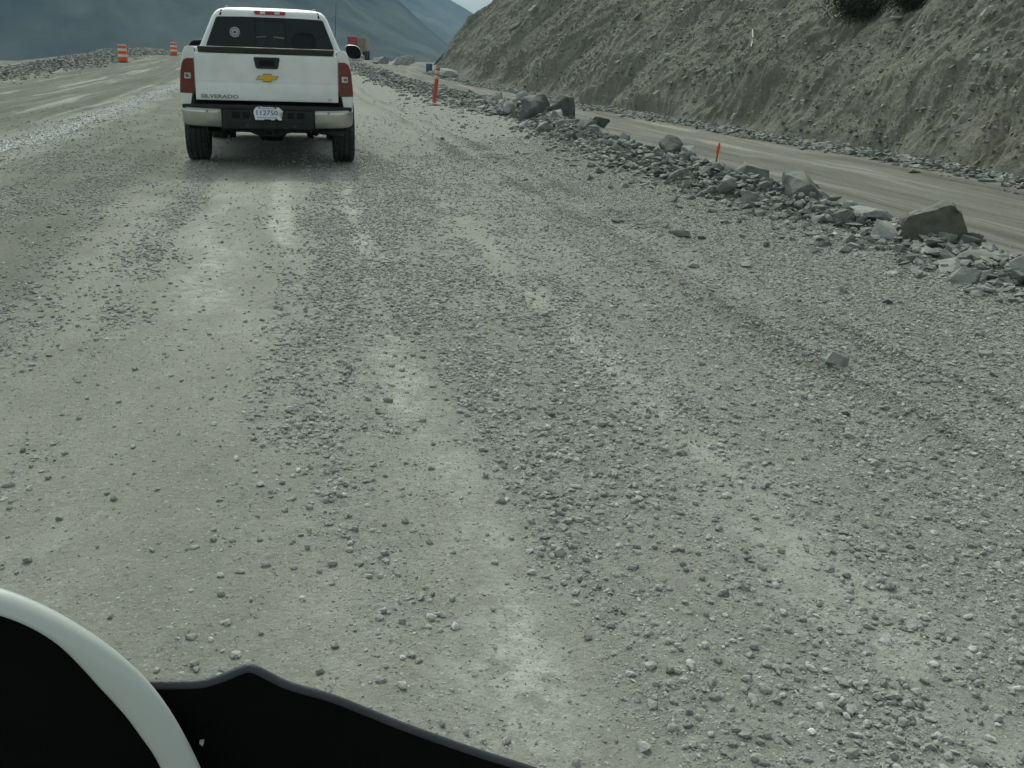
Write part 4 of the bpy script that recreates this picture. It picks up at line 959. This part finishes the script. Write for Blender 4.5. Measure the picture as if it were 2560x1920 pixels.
# ------------------------------------------------------------------ traffic drums
ORANGE = simple('drum_orange', (.78,.115,.022), .55, .06, 5, dust=.25, dustc=(.5,.25,.14))
WHITEB = simple('drum_white', (.72,.72,.70), .5, .06, 8, dust=.35, dustc=(.45,.44,.40))
def drum(label):
    t = thing('traffic_drum', label, 'traffic drum', group='orange drums on the left road edge')
    bm = bmesh.new(); R = .26
    pr = [(0,.06),(R*1.10,.06),(R*1.10,.10),(R*1.06,.12),(R*1.06,.30),(R*1.02,.31),(R*1.02,.47),(R*.99,.48),(R*.99,.64),(R*.96,.65),(R*.96,.80),(R*.93,.81),(R*.92,.97),(R*.86,1.0),(R*.86,.985),(0,.985)]
    lathe(bm, pr, 'z', 32); bm_obj('body', bm, ORANGE, t)
    for z0, z1, r in ((.312,.468,R*1.03), (.652,.798,R*.97)):
        bm = bmesh.new(); lathe(bm, [(r-.01,z0),(r,z0+.004),(r,z1-.004),(r-.01,z1)], 'z', 32); bm_obj('reflective_band', bm, WHITEB, t)
    bm = bmesh.new(); lathe(bm, [(R*.90,.965),(R*.925,.972),(R*.925,.99),(R*.87,1.008),(R*.84,1.0)], 'z', 32); bm_obj('top_rim', bm, WHITEB, t)
    bm = bmesh.new(); lathe(bm, [(0,-.02),(R*1.32,-.02),(R*1.32,.04),(R*1.15,.058),(0,.058)], 'z', 28); bm_obj('base', bm, BLACKP, t)
    bm = bmesh.new(); tube(bm, [(-.07,0,.985),(-.07,0,1.035),(-.04,0,1.06),(.04,0,1.06),(.07,0,1.035),(.07,0,.985)], .014, 8); bm_obj('handle', bm, ORANGE, t)
    return t
d1 = drum('nearer orange and white traffic drum on the left rubble edge')
d1.location = (-9.22, 68, gz1(-9.22, 68)); d1.rotation_euler = (0, radians(1.0), 0)
def copy_tree(o, parent=None):
    c = o.copy(); COL.objects.link(c); c.parent = parent
    for ch in o.children: copy_tree(ch, c)
    return c
d2 = copy_tree(d1); d2['label'] = 'farther orange and white traffic drum just left of the pickup'
d2.location = (-8.48, 92, gz1(-8.48, 92)); d2.rotation_euler = (0, 0, .4)
# drum far ahead, almost hidden by the pickup's right mirror
d3 = copy_tree(d1); d3['label'] = 'orange traffic drum mostly hidden behind the right mirror of the pickup'
d3.location = (6.9, 96, gz1(6.9, 96)-.25); d3.rotation_euler = (0, 0, 1.)

# ------------------------------------------------------------------ orange delineator post
POSTO = simple('post_orange', (.50,.070,.040), .55, .10, 5, dust=.3, dustc=(.40,.16,.11))
BANDY = simple('post_band', (.50,.50,.36), .5, .1, 8)
t = thing('delineator_post', 'orange tubular post with two pale bands on a flat base', 'marker post', (4.06, 28.9, gz1(4.06, 28.9)), .25)
t.rotation_euler = (radians(-2), radians(7.5), .2); t.scale = (.95, .95, .9)
bm = bmesh.new(); lathe(bm, [(.052,.03),(.055,.05),(.056,.78),(.054,1.0),(.06,1.03),(.058,1.09),(.045,1.11),(0,1.115)], 'z', 20); bm_obj('tube', bm, POSTO, t, smooth=True)
for z0, z1 in ((.775,.87), (.92,1.015)):
    bm = bmesh.new(); lathe(bm, [(.055,z0),(.060,z0+.003),(.060,z1-.003),(.055,z1)], 'z', 20); bm_obj('reflective_band', bm, BANDY, t, smooth=True)
bm = bmesh.new(); prism(bm, [(.26*cos(2*pi*k/8+.4), .20*sin(2*pi*k/8+.4)) for k in range(8)], 'z', .02, .065); bm_obj('base', bm, simple('base_rubber_pale', (.66,.67,.62), .8, .1, 8), t, bevel=.01)

# ------------------------------------------------------------------ survey stakes
STAKEO = simple('flag_orange', (.80,.13,.04), .7, .08, 12)
WOOD = simple('lath_wood', (.33,.17,.10), .8, .15, 14)
def stake(label, x, y, h, w, lean):
    t = thing('survey_stake', label, 'stake', (x, y, gz1(x, y)-.02), 0, 'orange survey stakes'); t.rotation_euler = (0, lean, .3)
    bm = bmesh.new(); box(bm, -w*.28, w*.28, -.004, .004, 0, h*.6); bm_obj('lath', bm, WOOD, t)
    bm = bmesh.new(); prism(bm, [(-w*.5,h*.50),(w*.4,h*.47),(w*.55,h*.75),(w*.35,h),(-w*.05,h*1.02),(-w*.45,h*.8)], 'y', -.008, .008); bm_obj('flag', bm, STAKEO, t)
stake('orange flagged survey stake beside the rubble in the haul road', 6.35, 14.72, .31, .05, radians(5))
stake('faint orange survey stake behind the left rubble berm', -13.0, 44, .95, .07, radians(-10))
bm = bmesh.new(); prism(bm, [(-.14,0),(.1,-.04),(.16,.02),(.02,.07)], 'z', 0, .03); o = bm_obj('scrap', bm, STAKEO); o.scale = (.55, .55, .7); p = (8.97, 25.3); o.location = (p[0], p[1], gz1(*p)+.02)
tag(o, 'small orange scrap lying on the haul road below the bank', 'debris')

# ------------------------------------------------------------------ blue barrel and slab rocks at the corner of the bank
BLUE = simple('barrel_blue', (.05,.12,.17), .6, .1, 5, dust=.3, dustc=(.2,.25,.3))
t = thing('blue_barrel', 'small blue barrel at the far corner of the bank', 'barrel', (9.0, 66.2, gz1(9.0, 66.2)-.05), 0)
bm = bmesh.new(); lathe(bm, [(0,0),(.19,0),(.2,.02),(.2,.16),(.207,.17),(.2,.18),(.2,.33),(.207,.34),(.2,.35),(.2,.48),(.19,.5),(0,.5)], 'z', 24); bm_obj('body', bm, BLUE, t, smooth=False)
bm = bmesh.new(); lathe(bm, [(0,.501),(.205,.501),(.208,.515),(.205,.53),(0,.53)], 'z', 24); bm_obj('lid', bm, simple('barrel_lid', (.06,.16,.28), .5), t)
boulder('slab_rock', 'flat pale slab boulder behind the top of the orange post', 73, 8.95, 58.5, (1.35,.8,.5), (.02,.06,.1), .95, .0, 14)
boulder('slab_rock', 'long green grey slab boulder lying at the far end of the bank', 79, 9.0, 82, (2.3,1.2,.7), (0,-.12,.2), .9, .05, 14)
boulder('boulder', 'squat green grey boulder at the left of the long far slab', 83, 7.6, 84, (1.5,1.1,.75), (0,.1,.5), .6, .1, 14)
# thin striped rod hanging on the bank
a = on_bank(1880, 80); b = on_bank(1872, 128); bm = bmesh.new(); o3 = Vector((-.10,-.16,.12))
tube(bm, [Vector(a)+o3, (Vector(a)+Vector(b))/2+o3+Vector((.03,0,0)), Vector(b)+o3], .014, 6)
tag(bm_obj('marker_rod', bm, simple('rod_white', (.55,.52,.47), .7, .3, 9)), 'thin pale rod sticking out high on the earth bank', 'rod')

# ------------------------------------------------------------------ red and tan dump truck far ahead
DRED = simple('faded_red', (.30,.05,.05), .6, .1, 3); DTAN = simple('dusty_tan', (.25,.21,.15), .8, .15, 2)
t = thing('dump_truck', 'red and tan truck far ahead, half hidden behind the pickup mirror', 'truck', (8.2, 118, gz1(8.2, 118)), radians(-8))
bm = bmesh.new(); prism(bm, [(-.95,1.0),(.75,1.0),(.75,2.35),(.3,2.42),(-.55,2.42),(-.75,1.75),(-.95,1.7)], 'x', -1.0, -.02); cb = bm_obj('cab', bm, DRED, t, bevel=.05)
bm = bmesh.new(); box(bm, -.9, -.15, -.985, -.955, 1.15, 1.6); bm_obj('windscreen', bm, GLASS, cb)
bm = bmesh.new(); prism(bm, [(-.6,.9),(5.4,1.0),(5.4,2.3),(-.6,2.35)], 'x', .0, .95); bm_obj('dump_box', bm, DTAN, t, bevel=.04)
bm = bmesh.new(); box(bm, -.95, .9, -.9, 5.2, .55, .88); bm_obj('chassis_frame', bm, UNDER, t)
for s in (-.85, .95):
    for yy in (-.1, 2.9, 4.1):
        bm = bmesh.new(); lathe(bm, [(.0,-.15),(.30,-.15),(.5,-.14),(.5,.14),(.30,.15),(.0,.15)], 'x', 22, (s, yy, .5)); bm_obj('wheel', bm, RUBBER, t)

# ------------------------------------------------------------------ foreground cowl of the photographer's own vehicle
COWL = simple('matte_black_plastic', (.0035,.0035,.004), .75, .1, 20, spec=.08)
EDGE = simple('grey_moulded_edge', (.042,.043,.052), .5, .12, 40, spec=.35, bump=.0006, bsc=400)
RIMW = simple('white_moulding', (.50,.53,.50), .32, .02, 6, spec=.4, coat=.2, dust=.12, dustc=(.45,.43,.38))
t = thing('vehicle_cowl', "black cowl with a curved white rim on the photographer's own vehicle, bottom left corner", 'vehicle cowl', (-.05, .6, .30))
def T(p): return (p[0]+.05, p[1]-.6, p[2]-.30)
def smooth_curve(P, n=8):
    out = []; m = len(P)
    for i in range(m-1):
        p0 = Vector(P[max(i-1, 0)]); p1 = Vector(P[i]); p2 = Vector(P[i+1]); p3 = Vector(P[min(i+2, m-1)])
        for k in range(n):
            u = k/n; out.append(.5*((2*p1)+(p2-p0)*u+(2*p0-5*p1+4*p2-p3)*u*u+(3*p1-p0-3*p2+p3)*u**3))
    out.append(Vector(P[-1])); return out
outer = smooth_curve([(-.255,1.040),(-.215,1.044),(-.1755,1.036),(-.1335,1.0070),(-.0972,.9668),(-.0743,.9186),(-.058,.858),(-.052,.79),(-.060,.70)])
inner = smooth_curve([(-.255,1.030),(-.215,1.033),(-.1785,1.0240),(-.1490,1.0035),(-.1252,.9665),(-.1077,.9365),(-.092,.895),(-.083,.80),(-.090,.70)])
bm = bmesh.new(); loops = []
for o_, i_ in zip(outer, inner):
    c = (o_+i_)/2; h = (o_-i_)/2; lp = []
    for k in range(14):
        a = 2*pi*k/14; ca, sa_ = cos(a), sin(a)
        q1 = abs(ca)**.8*(1 if ca > 0 else -1); q2 = abs(sa_)**.8*(1 if sa_ > 0 else -1)
        p = c + h*q1*.86; lp.append(T((p.x, .6 - .006*q2 + .004*q1, p.y)))
    loops.append(lp)
loft(bm, loops); bm_obj('rim', bm, RIMW, t, smooth=True)
mid = [(a+b)/2 for a, b in zip(outer, inner)]
bm = bmesh.new(); pan = [(p.x, p.y) for p in mid]+[(-.26,.70)]
prism(bm, [(x+.05, z-.30) for x, z in pan], 'y', .003, .009); bm_obj('inner_panel', bm, COWL, t)
top = smooth_curve([(-.115,.9665),(-.098,.9655),(-.080,.9635),(-.063,.9625),(-.049,.9655),(-.037,.9700),(-.030,.9695),(-.010,.9555),(.020,.9415),(.065,.9150),(.115,.888),(.162,.8645),(.22,.833),(.26,.80)], 6)
top = [Vector((p.x*1.0533, 1.35+(p.y-1.35)*1.0533)) for p in top]
low = [(.27,.70),(-.115,.70)]
bm = bmesh.new(); prism(bm, [(p.x+.05, p.y-.304) for p in top]+[(x+.05, z-.30) for x, z in low], 'y', .028, .036); bm_obj('side_panel', bm, COWL, t)
bm = bmesh.new(); tube(bm, [T((p.x, .632, p.y-.0028)) for p in top], .0036, 10); bm_obj('moulded_edge', bm, EDGE, t, smooth=True)
bm = bmesh.new(); prism(bm, [(-.0195,.6005),(-.0165,.6008),(-.0175,.5980)], 'y', .020, .024); bm_obj('clip', bm, RIMW, t)
# the rest of the vehicle's front below the picture: body down to a wheel on the road
bm = bmesh.new(); loft(bm, [rrect(.16, -.30, .03, .39, .05), rrect(.15, -.28, .02, .2, .05), rrect(.09, -.22, -.02, .02, .04)]); bm_obj('lower_body', bm, COWL, t)
bm = bmesh.new(); lathe(bm, [(.14,-.05),(.26,-.06),(.30,-.03),(.30,.03),(.26,.06),(.14,.05)], 'x', 32, (0, -.12, .0)); bm_obj('wheel', bm, RUBBER, t)
